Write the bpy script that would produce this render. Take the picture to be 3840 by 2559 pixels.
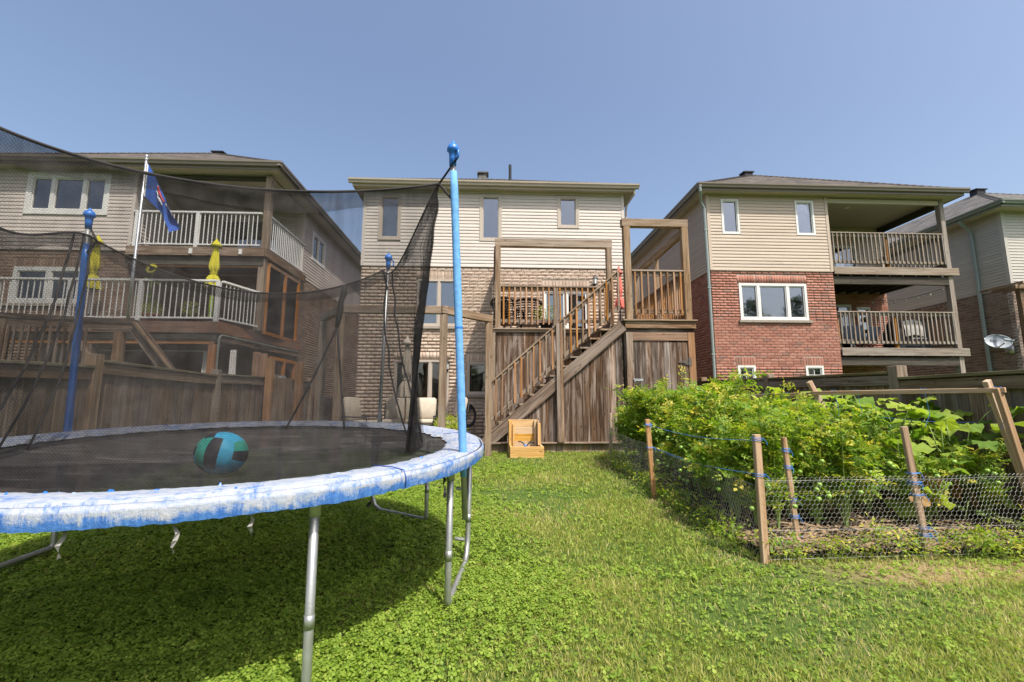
import bpy, math, random
import numpy as np
from mathutils import Matrix, Vector, noise as mnoise
random.seed(7); RNG = np.random.default_rng(11)
R = math.radians
for o in list(bpy.data.objects): bpy.data.objects.remove(o)
SC = bpy.context.scene; COL = SC.collection

# ------------------------------------------------------------------ camera, sky, sun, exposure
cd = bpy.data.cameras.new('camera'); cd.sensor_width = 36; cd.sensor_fit = 'HORIZONTAL'
cd.lens = 36 * 1700 / 3840; cd.clip_start = .05; cd.clip_end = 3000
cam = bpy.data.objects.new('camera', cd); COL.objects.link(cam)
cam.location = (0, 0, 1.2); cam.rotation_euler = (R(97.8), 0, R(-2.64)); SC.camera = cam
W = bpy.data.worlds.new('World'); SC.world = W; W.use_nodes = True
wn = W.node_tree; bg = wn.nodes['Background']
sk = wn.nodes.new('ShaderNodeTexSky'); sk.sky_type = 'NISHITA'; sk.sun_disc = False
sk.sun_elevation = R(58.5); sk.sun_rotation = R(147); sk.altitude = 150
sk.air_density = 1.0; sk.dust_density = 4.8; sk.ozone_density = 1.0
wn.links.new(sk.outputs[0], bg.inputs[0]); bg.inputs[1].default_value = .136
S = Vector((math.sin(R(33)) * math.cos(R(58.5)), -math.cos(R(33)) * math.cos(R(58.5)), math.sin(R(58.5))))
sl = bpy.data.lights.new('sun', 'SUN'); sl.energy = 3.6; sl.angle = R(.55); sl.color = (1, .945, .86)
sun = bpy.data.objects.new('sun', sl); COL.objects.link(sun); sun.location = S * 40
sun.rotation_euler = (-S).to_track_quat('-Z', 'Y').to_euler()
VS = SC.view_settings; VS.view_transform = 'Standard'; VS.look = 'None'; VS.gamma = 1; VS.use_curve_mapping = False
VS.exposure = .74
SC.cycles.max_bounces = 7; SC.cycles.transparent_max_bounces = 14; SC.cycles.diffuse_bounces = 3
SC.cycles.glossy_bounces = 3; SC.cycles.transmission_bounces = 4
SC.cycles.caustics_reflective = False; SC.cycles.caustics_refractive = False
SC.cycles.sample_clamp_indirect = 6

# ------------------------------------------------------------------ scene-graph helpers
WM = {}
def put(o, parent=None, M=None):
    M = M or Matrix.Identity(4); COL.objects.link(o); WM[o.name] = M.copy()
    if parent is not None:
        o.parent = parent; o.matrix_basis = WM[parent.name].inverted() @ M
    else: o.matrix_basis = M
    return o
def tag(o, label=None, cat=None, group=None, kind=None):
    for k, v in (('label', label), ('category', cat), ('group', group), ('kind', kind)):
        if v: o[k] = v
    return o
def thing(name, loc, label, cat, group=None, M=None):
    o = bpy.data.objects.new(name, None); o.empty_display_size = .1
    put(o, None, M or Matrix.Translation(loc)); return tag(o, label, cat, group)
def obj(name, me, mat, parent=None, M=None, smooth=False):
    o = bpy.data.objects.new(name, me)
    if mat is not None and len(me.materials) == 0: me.materials.append(mat)
    if smooth and not me.get('sm'):
        me.polygons.foreach_set('use_smooth', [True] * len(me.polygons)); me['sm'] = 1
    return put(o, parent, M)
def copy_tree(o, M, parent=None):
    c = o.copy(); COL.objects.link(c); c.parent = parent
    if parent is None: c.matrix_basis = M
    WM[c.name] = M if parent is None else M
    for ch in [x for x in bpy.data.objects if x.parent == o]: copy_tree(ch, M, c)
    return c
class MB:
    def __init__(s): s.v = []; s.f = []; s.mi = []; s.cur = 0
    def add(s, vs, fs):
        b = len(s.v); s.v += [tuple(v) for v in vs]; s.f += [tuple(i + b for i in f) for f in fs]; s.mi += [s.cur] * len(fs); return s
    def box(s, x0, x1, y0, y1, z0, z1):
        return s.add([(x, y, z) for x in (x0, x1) for y in (y0, y1) for z in (z0, z1)],
            [(0, 1, 3, 2), (4, 6, 7, 5), (0, 4, 5, 1), (2, 3, 7, 6), (0, 2, 6, 4), (1, 5, 7, 3)])
    def cbox(s, M, L, w, t, b):
        me = cbox_data(L, w, t, b); return s.add([M @ Vector(v) for v in me[0]], me[1])
    def tube(s, pts, r, n=8, caps=True, closed=False):
        pts = [Vector(p) for p in pts]; k = len(pts); rr = r if hasattr(r, '__len__') else [r] * k
        ring = []; up = None
        for i, p in enumerate(pts):
            a = pts[i - 1] if (i or closed) else p; c = pts[(i + 1) % k] if (i < k - 1 or closed) else p
            d = (c - a).normalized()
            if up is None: up = Vector((0, 0, 1)) if abs(d.z) < .9 else Vector((1, 0, 0))
            x = d.cross(up).normalized(); up2 = x.cross(d).normalized(); up = up2
            ring += [p + (x * math.cos(q) + up2 * math.sin(q)) * rr[i] for q in [2 * math.pi * j / n for j in range(n)]]
        fs = []
        for i in range(k if closed else k - 1):
            for j in range(n):
                a, b2 = i * n + j, i * n + (j + 1) % n; c, d2 = ((i + 1) % k) * n + (j + 1) % n, ((i + 1) % k) * n + j
                fs.append((a, b2, c, d2))
        if caps and not closed: fs += [tuple(range(n - 1, -1, -1)), tuple(range((k - 1) * n, k * n))]
        return s.add(ring, fs)
    def lathe(s, prof, c=(0, 0, 0), n=20, M=None):
        M = M or Matrix.Translation(c); vs = []; k = len(prof)
        for r, z in prof:
            for j in range(n): q = 2 * math.pi * j / n; vs.append(M @ Vector((r * math.cos(q), r * math.sin(q), z)))
        fs = [(i * n + j, i * n + (j + 1) % n, (i + 1) * n + (j + 1) % n, (i + 1) * n + j) for i in range(k - 1) for j in range(n)]
        fs += [tuple(range(n - 1, -1, -1)), tuple(range((k - 1) * n, k * n))]
        return s.add(vs, fs)
    def grid(s, fn, nu, nv):
        vs = [fn(i / nu, j / nv) for i in range(nu + 1) for j in range(nv + 1)]
        return s.add(vs, [(i * (nv + 1) + j, (i + 1) * (nv + 1) + j, (i + 1) * (nv + 1) + j + 1, i * (nv + 1) + j + 1) for i in range(nu) for j in range(nv)])
    def mesh(s, name, mats=None):
        me = bpy.data.meshes.new(name); me.from_pydata(s.v, [], s.f)
        if mats:
            for m in mats: me.materials.append(m)
            me.polygons.foreach_set('material_index', s.mi)
        me.update(); return me
    def build(s, name, mat, parent=None, M=None, smooth=False):
        mats = mat if isinstance(mat, (list, tuple)) else None
        return obj(name, s.mesh(name, mats), None if mats else mat, parent, M, smooth)
def cbox_data(L, w, t, b):
    h = (L / 2, w / 2, t / 2); vs = []; idx = {}
    for sx in (-1, 1):
        for sy in (-1, 1):
            for sz in (-1, 1):
                sg = (sx, sy, sz)
                for a in range(3):
                    idx[(sg, a)] = len(vs)
                    vs.append(tuple(sg[i] * (h[i] if i == a else h[i] - b) for i in range(3)))
    fs = []
    for a in range(3):
        o = [i for i in range(3) if i != a]
        for sa in (-1, 1):
            q = []
            for s1, s2 in ((-1, -1), (1, -1), (1, 1), (-1, 1)):
                sg = [0, 0, 0]; sg[a] = sa; sg[o[0]] = s1; sg[o[1]] = s2; q.append(idx[(tuple(sg), a)])
            fs.append(q)
        for s1 in (-1, 1):
            for s2 in (-1, 1):
                q = []
                for sa, order in ((-1, (o[0], o[1])), (1, (o[1], o[0]))):
                    sg = [0, 0, 0]; sg[a] = sa; sg[o[0]] = s1; sg[o[1]] = s2
                    q += [idx[(tuple(sg), order[0])], idx[(tuple(sg), order[1])]]
                fs.append(q)
    for sx in (-1, 1):
        for sy in (-1, 1):
            for sz in (-1, 1): fs.append([idx[((sx, sy, sz), a)] for a in range(3)])
    out = []
    for f in fs:
        p = [Vector(vs[i]) for i in f]; n = (p[1] - p[0]).cross(p[2] - p[0]); c = sum(p, Vector()) / len(p)
        out.append(tuple(f) if n.dot(c) > 0 else tuple(reversed(f)))
    return vs, out
_bc = {}
def frameM(p, x, n):
    x = Vector(x).normalized(); n = Vector(n); y = n.cross(x).normalized(); z = x.cross(y).normalized()
    M = Matrix((x, y, z)).transposed().to_4x4(); M.translation = Vector(p); return M
def board(name, p0, p1, w, t, mat, parent, n=(0, -1, 0), bev=None, roll=0):
    """a board along p0->p1, w wide across, t thick along n, its own local x down the grain"""
    p0, p1 = Vector(p0), Vector(p1); L = round((p1 - p0).length, 3)
    b = min(.004, t * .2, w * .2) if bev is None else bev
    key = (L, round(w, 4), round(t, 4), round(b, 4), mat.name)
    me = _bc.get(key)
    if me is None:
        me = bpy.data.meshes.new('board'); v, f = cbox_data(L, w, t, b); me.from_pydata(v, [], f); me.materials.append(mat); _bc[key] = me
    M = frameM((p0 + p1) / 2, p1 - p0, n)
    if roll: M = M @ Matrix.Rotation(roll, 4, 'X')
    return obj(name, me, None, parent, M)
def fast_mesh(name, v, f, mat, tint=None):
    """big triangle mesh from numpy arrays; tint = one value per vertex"""
    me = bpy.data.meshes.new(name); nv, nf = len(v), len(f)
    me.vertices.add(nv); me.vertices.foreach_set('co', np.ascontiguousarray(v, np.float32).ravel())
    me.loops.add(nf * 3); me.loops.foreach_set('vertex_index', np.ascontiguousarray(f, np.int32).ravel())
    me.polygons.add(nf); me.polygons.foreach_set('loop_start', np.arange(0, nf * 3, 3, dtype=np.int32))
    if tint is not None:
        a = me.attributes.new('tint', 'FLOAT', 'POINT'); a.data.foreach_set('value', np.ascontiguousarray(tint, np.float32))
    me.update(calc_edges=True)
    if mat: me.materials.append(mat)
    return me
def gz(y): return -.214 + .048 * min(max(y, -3), 9.3)

# ------------------------------------------------------------------ materials
def newmat(name):
    m = bpy.data.materials.new(name); m.use_nodes = True; t = m.node_tree; t.nodes.clear()
    out = t.nodes.new('ShaderNodeOutputMaterial'); return m, t, out
def nd(t, typ, ins=None, **kw):
    n = t.nodes.new(typ)
    for k, v in kw.items(): setattr(n, k, v)
    for k, v in (ins or {}).items():
        if hasattr(v, 'is_linked') or isinstance(v, bpy.types.NodeSocket): t.links.new(v, n.inputs[k])
        else: n.inputs[k].default_value = v
    return n
def c4(c): return (c[0], c[1], c[2], 1)
def ramp(t, fac, stops):
    n = t.nodes.new('ShaderNodeValToRGB'); t.links.new(fac, n.inputs[0]); e = n.color_ramp.elements
    while len(e) < len(stops): e.new(.5)
    for i, (p, c) in enumerate(stops): e[i].position = p; e[i].color = c4(c)
    return n.outputs[0]
def mix(t, fac, a, b, blend='MIX'):
    n = t.nodes.new('ShaderNodeMix'); n.data_type = 'RGBA'; n.blend_type = blend; n.clamp_result = False
    for s, v in ((0, fac), (6, a), (7, b)):
        if isinstance(v, bpy.types.NodeSocket): t.links.new(v, n.inputs[s])
        else: n.inputs[s].default_value = v if s == 0 else c4(v)
    return n.outputs[2]
def mth(t, op, a, b=0, c=None):
    n = t.nodes.new('ShaderNodeMath'); n.operation = op
    for i, v in enumerate((a, b) if c is None else (a, b, c)):
        if isinstance(v, bpy.types.NodeSocket): t.links.new(v, n.inputs[i])
        else: n.inputs[i].default_value = v
    return n.outputs[0]
def coords(t, scale, kind='Object', rnd=True):
    tc = nd(t, 'ShaderNodeTexCoord'); v = tc.outputs[kind]; r = None
    if rnd:
        oi = nd(t, 'ShaderNodeObjectInfo'); r = oi.outputs['Random']
        off = nd(t, 'ShaderNodeCombineXYZ', {0: mth(t, 'MULTIPLY', r, 31.7), 1: mth(t, 'MULTIPLY', r, 57.3), 2: mth(t, 'MULTIPLY', r, 13.1)})
        v = nd(t, 'ShaderNodeVectorMath', {0: v, 1: off.outputs[0]}, operation='ADD').outputs[0]
    mp = nd(t, 'ShaderNodeMapping', {0: v, 3: scale}); return mp.outputs[0], r
def noise(t, vec, scale=1, detail=4, rough=.6, dist=0):
    return nd(t, 'ShaderNodeTexNoise', {'Vector': vec, 'Scale': scale, 'Detail': detail, 'Roughness': rough, 'Distortion': dist}).outputs[0]
def bump(t, h, strength=.3, dist=.01):
    return nd(t, 'ShaderNodeBump', {'Height': h, 'Strength': strength, 'Distance': dist}).outputs[0]
def bsdf(t, out, col, rough=.7, spec=.3, normal=None, metallic=0, **kw):
    b = nd(t, 'ShaderNodeBsdfPrincipled', {'Roughness': rough, 'Specular IOR Level': spec, 'Metallic': metallic})
    if isinstance(col, bpy.types.NodeSocket): t.links.new(col, b.inputs['Base Color'])
    else: b.inputs['Base Color'].default_value = c4(col)
    if normal is not None: t.links.new(normal, b.inputs['Normal'])
    t.links.new(b.outputs[0], out.inputs[0]); return b
def plain(name, col, rough=.6, spec=.3, var=.12, scale=9, metallic=0, bmp=.15, rv=.1):
    m, t, out = newmat(name); v, r = coords(t, (1, 1, 1)); n = noise(t, v, scale, 5)
    a = [c * (1 - var) for c in col]; b = [c * (1 + var) for c in col]
    c = ramp(t, n, [(.3, a), (.7, b)])
    hs = nd(t, 'ShaderNodeHueSaturation', {'Color': c, 'Value': mth(t, 'MULTIPLY_ADD', r, 2 * rv, 1 - rv)}).outputs[0]
    bsdf(t, out, hs, mth(t, 'MULTIPLY_ADD', n, .2, rough - .1), spec, bump(t, noise(t, v, scale * 6, 3), bmp, .004), metallic); return m
def wood(name, lo, mid, hi, grey, gamt=.5, rough=.85, rv=.28, wear=1):
    m, t, out = newmat(name); v, r = coords(t, (1, 1, 1))
    g = noise(t, nd(t, 'ShaderNodeMapping', {0: v, 3: (1.4, 34, 34)}).outputs[0], 1, 6, .65, .35)
    g2 = noise(t, nd(t, 'ShaderNodeMapping', {0: v, 3: (.9, 9, 9)}).outputs[0], 1, 4, .6, .6)
    c = ramp(t, g, [(.32, lo), (.5, mid), (.68, hi)])
    n = t.nodes.new('ShaderNodeMapRange'); t.links.new(g2, n.inputs[0]); n.inputs[1].default_value = .46; n.inputs[2].default_value = .66; n.inputs[4].default_value = gamt * 1.15
    c = mix(t, n.outputs[0], c, grey)
    # cracks along the grain and knots
    ck = noise(t, nd(t, 'ShaderNodeMapping', {0: v, 3: (.7, 60, 60)}).outputs[0], 1, 2, .5)
    n2 = t.nodes.new('ShaderNodeMapRange'); t.links.new(ck, n2.inputs[0]); n2.inputs[1].default_value = .66; n2.inputs[2].default_value = .72; n2.inputs[4].default_value = .65 * wear
    c = mix(t, n2.outputs[0], c, [x * .3 for x in lo])
    vo = nd(t, 'ShaderNodeTexVoronoi', {'Vector': nd(t, 'ShaderNodeMapping', {0: v, 3: (3.2, 9, 9)}).outputs[0], 'Scale': 1.0, 'Randomness': 1.0})
    n3 = t.nodes.new('ShaderNodeMapRange'); t.links.new(vo.outputs[0], n3.inputs[0]); n3.inputs[1].default_value = .07; n3.inputs[2].default_value = .13; n3.inputs[3].default_value = .75; n3.inputs[4].default_value = 0
    c = mix(t, n3.outputs[0], c, [x * .35 for x in lo])
    hs = nd(t, 'ShaderNodeHueSaturation', {'Color': c, 'Value': mth(t, 'MULTIPLY_ADD', r, 2 * rv, 1 - rv), 'Saturation': mth(t, 'MULTIPLY_ADD', mth(t, 'FRACT', mth(t, 'MULTIPLY', r, 7.3)), .5, .75)}).outputs[0]
    h = mth(t, 'SUBTRACT', g, mth(t, 'MULTIPLY', n2.outputs[0], .8))
    bsdf(t, out, hs, rough, .2, bump(t, h, .5, .006)); return m
def brickmat(name, stops, speck, sp_amt=.3):
    m, t, out = newmat(name); v, r = coords(t, (1, 1, 1))
    at = nd(t, 'ShaderNodeAttribute', attribute_name='tint').outputs['Fac']
    f = mth(t, 'FRACT', mth(t, 'ADD', at, r))
    c = ramp(t, f, stops)
    n = noise(t, v, 40, 6, .7); n2 = noise(t, v, 9, 4)
    k = t.nodes.new('ShaderNodeMapRange'); t.links.new(n, k.inputs[0]); k.inputs[1].default_value = .5; k.inputs[2].default_value = .75; k.inputs[4].default_value = sp_amt
    c = mix(t, k.outputs[0], c, speck)
    hs = nd(t, 'ShaderNodeHueSaturation', {'Color': c, 'Value': mth(t, 'MULTIPLY_ADD', n2, .5, .75)}).outputs[0]
    bsdf(t, out, hs, .92, .15, bump(t, n, .6, .01)); return m
def leafmat(name, stops, transl=.35, rough=.45):
    m, t, out = newmat(name); at = nd(t, 'ShaderNodeAttribute', attribute_name='tint').outputs['Fac']
    r = nd(t, 'ShaderNodeObjectInfo').outputs['Random']
    c = ramp(t, mth(t, 'MULTIPLY_ADD', r, .12, mth(t, 'SUBTRACT', at, .06)), stops)
    p = nd(t, 'ShaderNodeBsdfPrincipled', {'Base Color': c, 'Roughness': rough, 'Specular IOR Level': .25})
    tr = nd(t, 'ShaderNodeBsdfTranslucent', {'Color': nd(t, 'ShaderNodeHueSaturation', {'Color': c, 'Value': 1.5, 'Saturation': 1.1}).outputs[0]})
    mx = nd(t, 'ShaderNodeMixShader', {0: transl, 1: p.outputs[0], 2: tr.outputs[0]}); t.links.new(mx.outputs[0], out.inputs[0]); return m
def glassmat(name, refl=.22, tint=(.62, .67, .7)):
    m, t, out = newmat(name); fr = nd(t, 'ShaderNodeFresnel', {'IOR': 1.5}).outputs[0]
    v, r = coords(t, (1, 1, 1)); nb = bump(t, noise(t, v, 2.2, 2), .05, .03)
    g = nd(t, 'ShaderNodeBsdfGlossy', {'Roughness': .02, 'Color': (.95, .97, 1, 1), 'Normal': nb}); tr = nd(t, 'ShaderNodeBsdfTransparent', {0: c4(tint)})
    f = mth(t, 'ADD', fr, refl)
    mx = nd(t, 'ShaderNodeMixShader', {0: f, 1: tr.outputs[0], 2: g.outputs[0]}); t.links.new(mx.outputs[0], out.inputs[0]); return m
def sheer(name, col, op, var=.15, scale=2.5, rough=.8):
    """woven net: a fixed share of every ray passes through the holes"""
    m, t, out = newmat(name); v, r = coords(t, (1, 1, 1), rnd=False); n = noise(t, v, scale, 5, .6)
    d = nd(t, 'ShaderNodeBsdfDiffuse', {0: ramp(t, noise(t, v, 14, 5), [(.3, [x * .6 for x in col]), (.75, [x * 1.5 for x in col])])})
    dust = nd(t, 'ShaderNodeTexVoronoi', {'Vector': v, 'Scale': 60.0})
    ds = nd(t, 'ShaderNodeMapRange', {0: dust.outputs[0], 1: .05, 2: .12, 3: .35, 4: 0})
    st = noise(t, nd(t, 'ShaderNodeMapping', {0: v, 3: (16, 16, 1.5)}).outputs[0], 1, 4, .6, .8); op = mth(t, 'MULTIPLY_ADD', mth(t, 'SUBTRACT', st, .5), var * 3.2, op)
    wz = nd(t, 'ShaderNodeTexWave', {'Vector': v, 'Scale': 34.0, 'Distortion': 1.5, 'Detail': 1.0, 'Detail Scale': .4}, bands_direction='Z').outputs[1]
    wx = nd(t, 'ShaderNodeTexWave', {'Vector': v, 'Scale': 34.0, 'Distortion': 1.5, 'Detail': 1.0, 'Detail Scale': .4}, bands_direction='DIAGONAL').outputs[1]
    op = mth(t, 'MULTIPLY_ADD', mth(t, 'SUBTRACT', mth(t, 'MAXIMUM', wz, wx), .66), var * 2.4, op)
    f = mth(t, 'ADD', mth(t, 'MULTIPLY_ADD', mth(t, 'SUBTRACT', n, .5), var * 2, op), mth(t, 'MULTIPLY', ds.outputs[0], .2))
    mx = nd(t, 'ShaderNodeMixShader', {0: f, 1: nd(t, 'ShaderNodeBsdfTransparent').outputs[0], 2: d.outputs[0]}); t.links.new(mx.outputs[0], out.inputs[0]); return m

M_ = {}
M_['deck'] = wood('weathered_brown_wood', (.05, .029, .017), (.145, .088, .053), (.28, .182, .113), (.34, .28, .22), .5, rv=.3)
M_['skirt'] = wood('dark_weathered_wood', (.03, .018, .012), (.088, .055, .036), (.18, .118, .08), (.37, .31, .265), .58, rv=.42)
M_['post'] = wood('grey_tan_wood', (.10, .065, .041), (.225, .157, .106), (.335, .25, .177), (.34, .285, .225), .5, rv=.16)
M_['tan'] = wood('reddish_tan_wood', (.16, .072, .028), (.31, .158, .07), (.43, .245, .12), (.31, .22, .15), .3, rv=.3)
M_['fence'] = wood('grey_fence_wood', (.06, .04, .026), (.15, .105, .072), (.245, .18, .128), (.26, .21, .165), .5, rv=.32)
M_['moss'] = wood('mossy_cap_wood', (.08, .065, .03), (.17, .14, .075), (.26, .22, .14), (.25, .23, .16), .5, rv=.15)
M_['newpine'] = wood('new_pine', (.42, .24, .09), (.56, .35, .15), (.66, .45, .22), (.62, .42, .22), .3, .6, .08, .15)
M_['stake'] = wood('stake_wood', (.26, .16, .09), (.40, .26, .155), (.52, .37, .24), (.45, .36, .27), .4, rv=.15, wear=.5)
M_['cedar'] = wood('orange_cedar', (.26, .10, .035), (.42, .19, .075), (.52, .27, .12), (.36, .2, .11), .3, rv=.15)
M_['brown'] = wood('red_brown_fascia', (.13, .06, .035), (.22, .115, .07), (.29, .17, .11), (.22, .15, .11), .4, rv=.12)
M_['balc'] = wood('grey_balcony_wood', (.13, .1, .078), (.24, .195, .155), (.34, .285, .235), (.33, .3, .26), .5, rv=.2)
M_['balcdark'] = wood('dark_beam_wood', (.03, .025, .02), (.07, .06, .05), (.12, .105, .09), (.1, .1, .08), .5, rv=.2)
M_['buff'] = brickmat('buff_stone_brick', [(0, (.38, .285, .22)), (.35, (.47, .365, .285)), (.7, (.52, .415, .33)), (1, (.42, .325, .255))], (.24, .18, .135), .3)
M_['buffmortar'] = plain('buff_mortar', (.33, .27, .22), .95, .1, .1, 30)
M_['red'] = brickmat('red_brick', [(0, (.26, .115, .085)), (.25, (.32, .145, .107)), (.6, (.35, .163, .12)), (.86, (.385, .195, .148)), (.94, (.23, .135, .11)), (1, (.27, .135, .1))], (.42, .27, .2), .25)
M_['redmortar'] = plain('red_mortar', (.42, .31, .265), .95, .1, .1, 30)
M_['tanbrick'] = brickmat('brown_tan_brick', [(0, (.21, .14, .1)), (.4, (.29, .2, .15)), (.75, (.33, .235, .175)), (1, (.24, .165, .125))], (.17, .12, .09), .25)
M_['tanmortar'] = plain('tan_mortar', (.24, .18, .14), .95, .1, .1, 30)
M_['greybrick'] = brickmat('grey_brown_brick', [(0, (.17, .125, .105)), (.4, (.23, .17, .145)), (.75, (.26, .2, .17)), (1, (.2, .15, .13))], (.14, .1, .08), .25)
M_['greymortar'] = plain('grey_mortar', (.4, .36, .33), .95, .1, .1, 30)
M_['side_mid'] = plain('cream_siding', (.51, .455, .41), .5, .3, .06, 1.6, rv=.05)
M_['side_left'] = plain('pinkish_cream_siding', (.51, .445, .40), .5, .3, .06, 1.6, rv=.05)
M_['side_right'] = plain('sand_siding', (.445, .365, .29), .5, .3, .06, 1.6, rv=.05)
M_['side_far'] = plain('greige_siding', (.44, .42, .375), .5, .3, .06, 1.6, rv=.05)
M_['soffit'] = plain('tan_soffit', (.48, .415, .355), .5, .3, .04, 3, rv=.03)
M_['gutter'] = plain('khaki_gutter', (.40, .34, .275), .4, .4, .05, 3)
M_['gutter_dk'] = plain('taupe_gutter', (.19, .16, .135), .4, .4, .05, 3)
M_['gutter_gr'] = plain('green_grey_gutter', (.2, .225, .2), .4, .4, .05, 3)
M_['spout_gr'] = plain('grey_green_downspout', (.23, .27, .26), .4, .4, .05, 3)
M_['vinyl'] = plain('white_vinyl', (.66, .65, .62), .35, .4, .03, 4, rv=.03)
M_['beige'] = plain('beige_window_frame', (.43, .37, .31), .4, .4, .03, 4, rv=.03)
M_['white'] = plain('white_aluminium', (.70, .69, .67), .35, .4, .03, 4, rv=.03)
M_['blind'] = plain('white_blind', (.74, .76, .76), .6, .2, .04, 4)
M_['glass'] = glassmat('window_glass', .14); M_['glassd'] = glassmat('dark_window_glass', .1, (.4, .44, .46))
M_['room'] = plain('dim_room_wall', (.25, .24, .22), .9, .1, .05, 2)
M_['stone'] = plain('grey_stone_sill', (.30, .26, .22), .9, .15, .15, 20)
M_['black'] = plain('black_plastic', (.018, .018, .02), .5, .35, .2, 8)
M_['steel'] = plain('galvanised_steel', (.42, .43, .42), .42, .5, .12, 12, .75)
M_['silver'] = plain('silver_pole', (.62, .62, .62), .3, .5, .05, 6, .8)
M_['foam'] = plain('light_blue_foam', (.135, .33, .62), .8, .15, .2, 26, bmp=.6)
M_['bluecap'] = plain('blue_plastic', (.03, .17, .56), .35, .45, .06, 6)
M_['bluecloth'] = plain('blue_flag_cloth', (.035, .095, .36), .8, .15, .1, 6)
M_['redcloth'] = plain('red_cloth', (.5, .06, .06), .8, .15, .1, 6)
M_['whitecloth'] = plain('white_cloth', (.72, .7, .68), .85, .1, .06, 6)
M_['yellow'] = plain('yellow_canvas', (.5, .45, .035), .8, .15, .1, 6)
M_['lime'] = plain('lime_sleeve', (.42, .62, .03), .7, .2, .1, 6)
M_['cushion'] = plain('cream_cushion', (.44, .385, .31), .9, .1, .12, 7)
M_['canvas'] = plain('beige_canvas', (.52, .45, .37), .9, .1, .1, 7)
M_['coral'] = plain('coral_canvas', (.62, .17, .14), .85, .1, .1, 7)
M_['wicker'] = plain('dark_brown_wicker', (.05, .035, .028), .6, .3, .3, 60, bmp=.8)
M_['teal'] = plain('dark_teal_cushion', (.03, .085, .10), .85, .15, .1, 7)
M_['twine'] = plain('blue_twine', (.07, .25, .68), .7, .2, .15, 20)
M_['wire'] = plain('galvanised_wire', (.5, .5, .48), .4, .5, .1, 6, .6)
M_['soil'] = plain('dark_soil', (.045, .032, .022), .95, .1, .4, 14, bmp=.8)
M_['mulch'] = plain('pale_wood_mulch', (.32, .22, .135), .9, .1, .35, 8, rv=.3)
M_['greybox'] = plain('grey_green_box', (.3, .35, .34), .5, .3, .05, 4)
M_['bbq'] = plain('black_grill_cover', (.02, .02, .022), .6, .3, .2, 6)
M_['bbqg'] = plain('grey_grill_cover', (.4, .39, .37), .7, .2, .15, 6)
M_['dish'] = plain('grey_satellite_dish', (.36, .4, .45), .5, .35, .05, 5)
M_['dishlet'] = plain('dark_grey_lettering', (.12, .13, .15), .6, .2, .05, 5)
M_['bulb'] = plain('white_glass_bulb', (.75, .73, .68), .2, .5, .05, 5)
M_['tomato'] = plain('green_tomato_skin', (.22, .36, .06), .3, .5, .2, 30, rv=.2)
M_['stem'] = plain('pale_green_stem', (.22, .30, .08), .6, .3, .2, 20)
M_['leaf'] = leafmat('tomato_leaf', [(0, (.07, .135, .02)), (.3, (.14, .245, .03)), (.6, (.25, .36, .045)), (.85, (.41, .46, .07)), (1, (.58, .5, .09))], .42)
M_['squash'] = leafmat('squash_leaf', [(0, (.10, .19, .028)), (.4, (.19, .3, .045)), (.75, (.32, .4, .06)), (1, (.5, .45, .09))], .42, .7)
M_['dry'] = leafmat('dry_leaf', [(0, (.22, .11, .04)), (1, (.42, .27, .1))], .25, .7)
M_['grass'] = leafmat('grass_blade', [(0, (.125, .17, .032)), (.3, (.235, .285, .055)), (.6, (.35, .38, .09)), (.82, (.47, .45, .155)), (1, (.56, .46, .25))], .42, .6)
M_['clover'] = leafmat('clover_leaf', [(0, (.11, .19, .028)), (.4, (.21, .315, .04)), (.8, (.325, .42, .07)), (1, (.46, .49, .11))], .42, .55)
M_['conifer'] = leafmat('tree_leaf', [(0, (.025, .055, .012)), (.5, (.06, .105, .02)), (1, (.12, .16, .035))], .25)
# ------------------------------------------------------------------ building kit
M_['shingle'] = None
def shinglemat(name, lo, hi):
    m, t, out = newmat(name); tc = nd(t, 'ShaderNodeTexCoord'); sp = nd(t, 'ShaderNodeSeparateXYZ', {0: tc.outputs['Object']})
    u = mth(t, 'ADD', sp.outputs[0], sp.outputs[1]); vv = mth(t, 'MULTIPLY', sp.outputs[2], 1.9)
    cv = nd(t, 'ShaderNodeCombineXYZ', {0: u, 1: vv}).outputs[0]
    br = nd(t, 'ShaderNodeTexBrick', {'Vector': cv, 'Color1': c4(lo), 'Color2': c4(hi), 'Mortar': (.02, .018, .016, 1), 'Scale': 1.0, 'Mortar Size': .006, 'Brick Width': .28, 'Row Height': .14, 'Bias': 0.0})
    n = noise(t, tc.outputs['Object'], 6, 6, .7)
    c = nd(t, 'ShaderNodeHueSaturation', {'Color': br.outputs[0], 'Value': mth(t, 'MULTIPLY_ADD', n, .9, .55)}).outputs[0]
    bsdf(t, out, c, .95, .1, bump(t, mth(t, 'ADD', br.outputs[1], mth(t, 'MULTIPLY', noise(t, tc.outputs['Object'], 90, 2), .4)), .9, .02)); return m
M_['shingle'] = shinglemat('brown_grey_shingles', (.06, .053, .048), (.15, .13, .115))
M_['shingle_gr'] = shinglemat('grey_shingles', (.09, .087, .085), (.19, .18, .172))
def wf(O, u):
    u = Vector(u); z = Vector((0, 0, 1)); d = z.cross(u); M = Matrix((u, d, z)).transposed().to_4x4(); M.translation = Vector(O); return M
def cut(u0, u1, ops, za, zb):
    iv = [(u0, u1)]
    for (a, b, c, d) in ops:
        if zb > c + .002 and za < d - .002:
            nw = []
            for (p, q) in iv:
                if b <= p or a >= q: nw.append((p, q))
                else:
                    if a > p: nw.append((p, a))
                    if b < q: nw.append((b, q))
            iv = nw
    return iv
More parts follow.
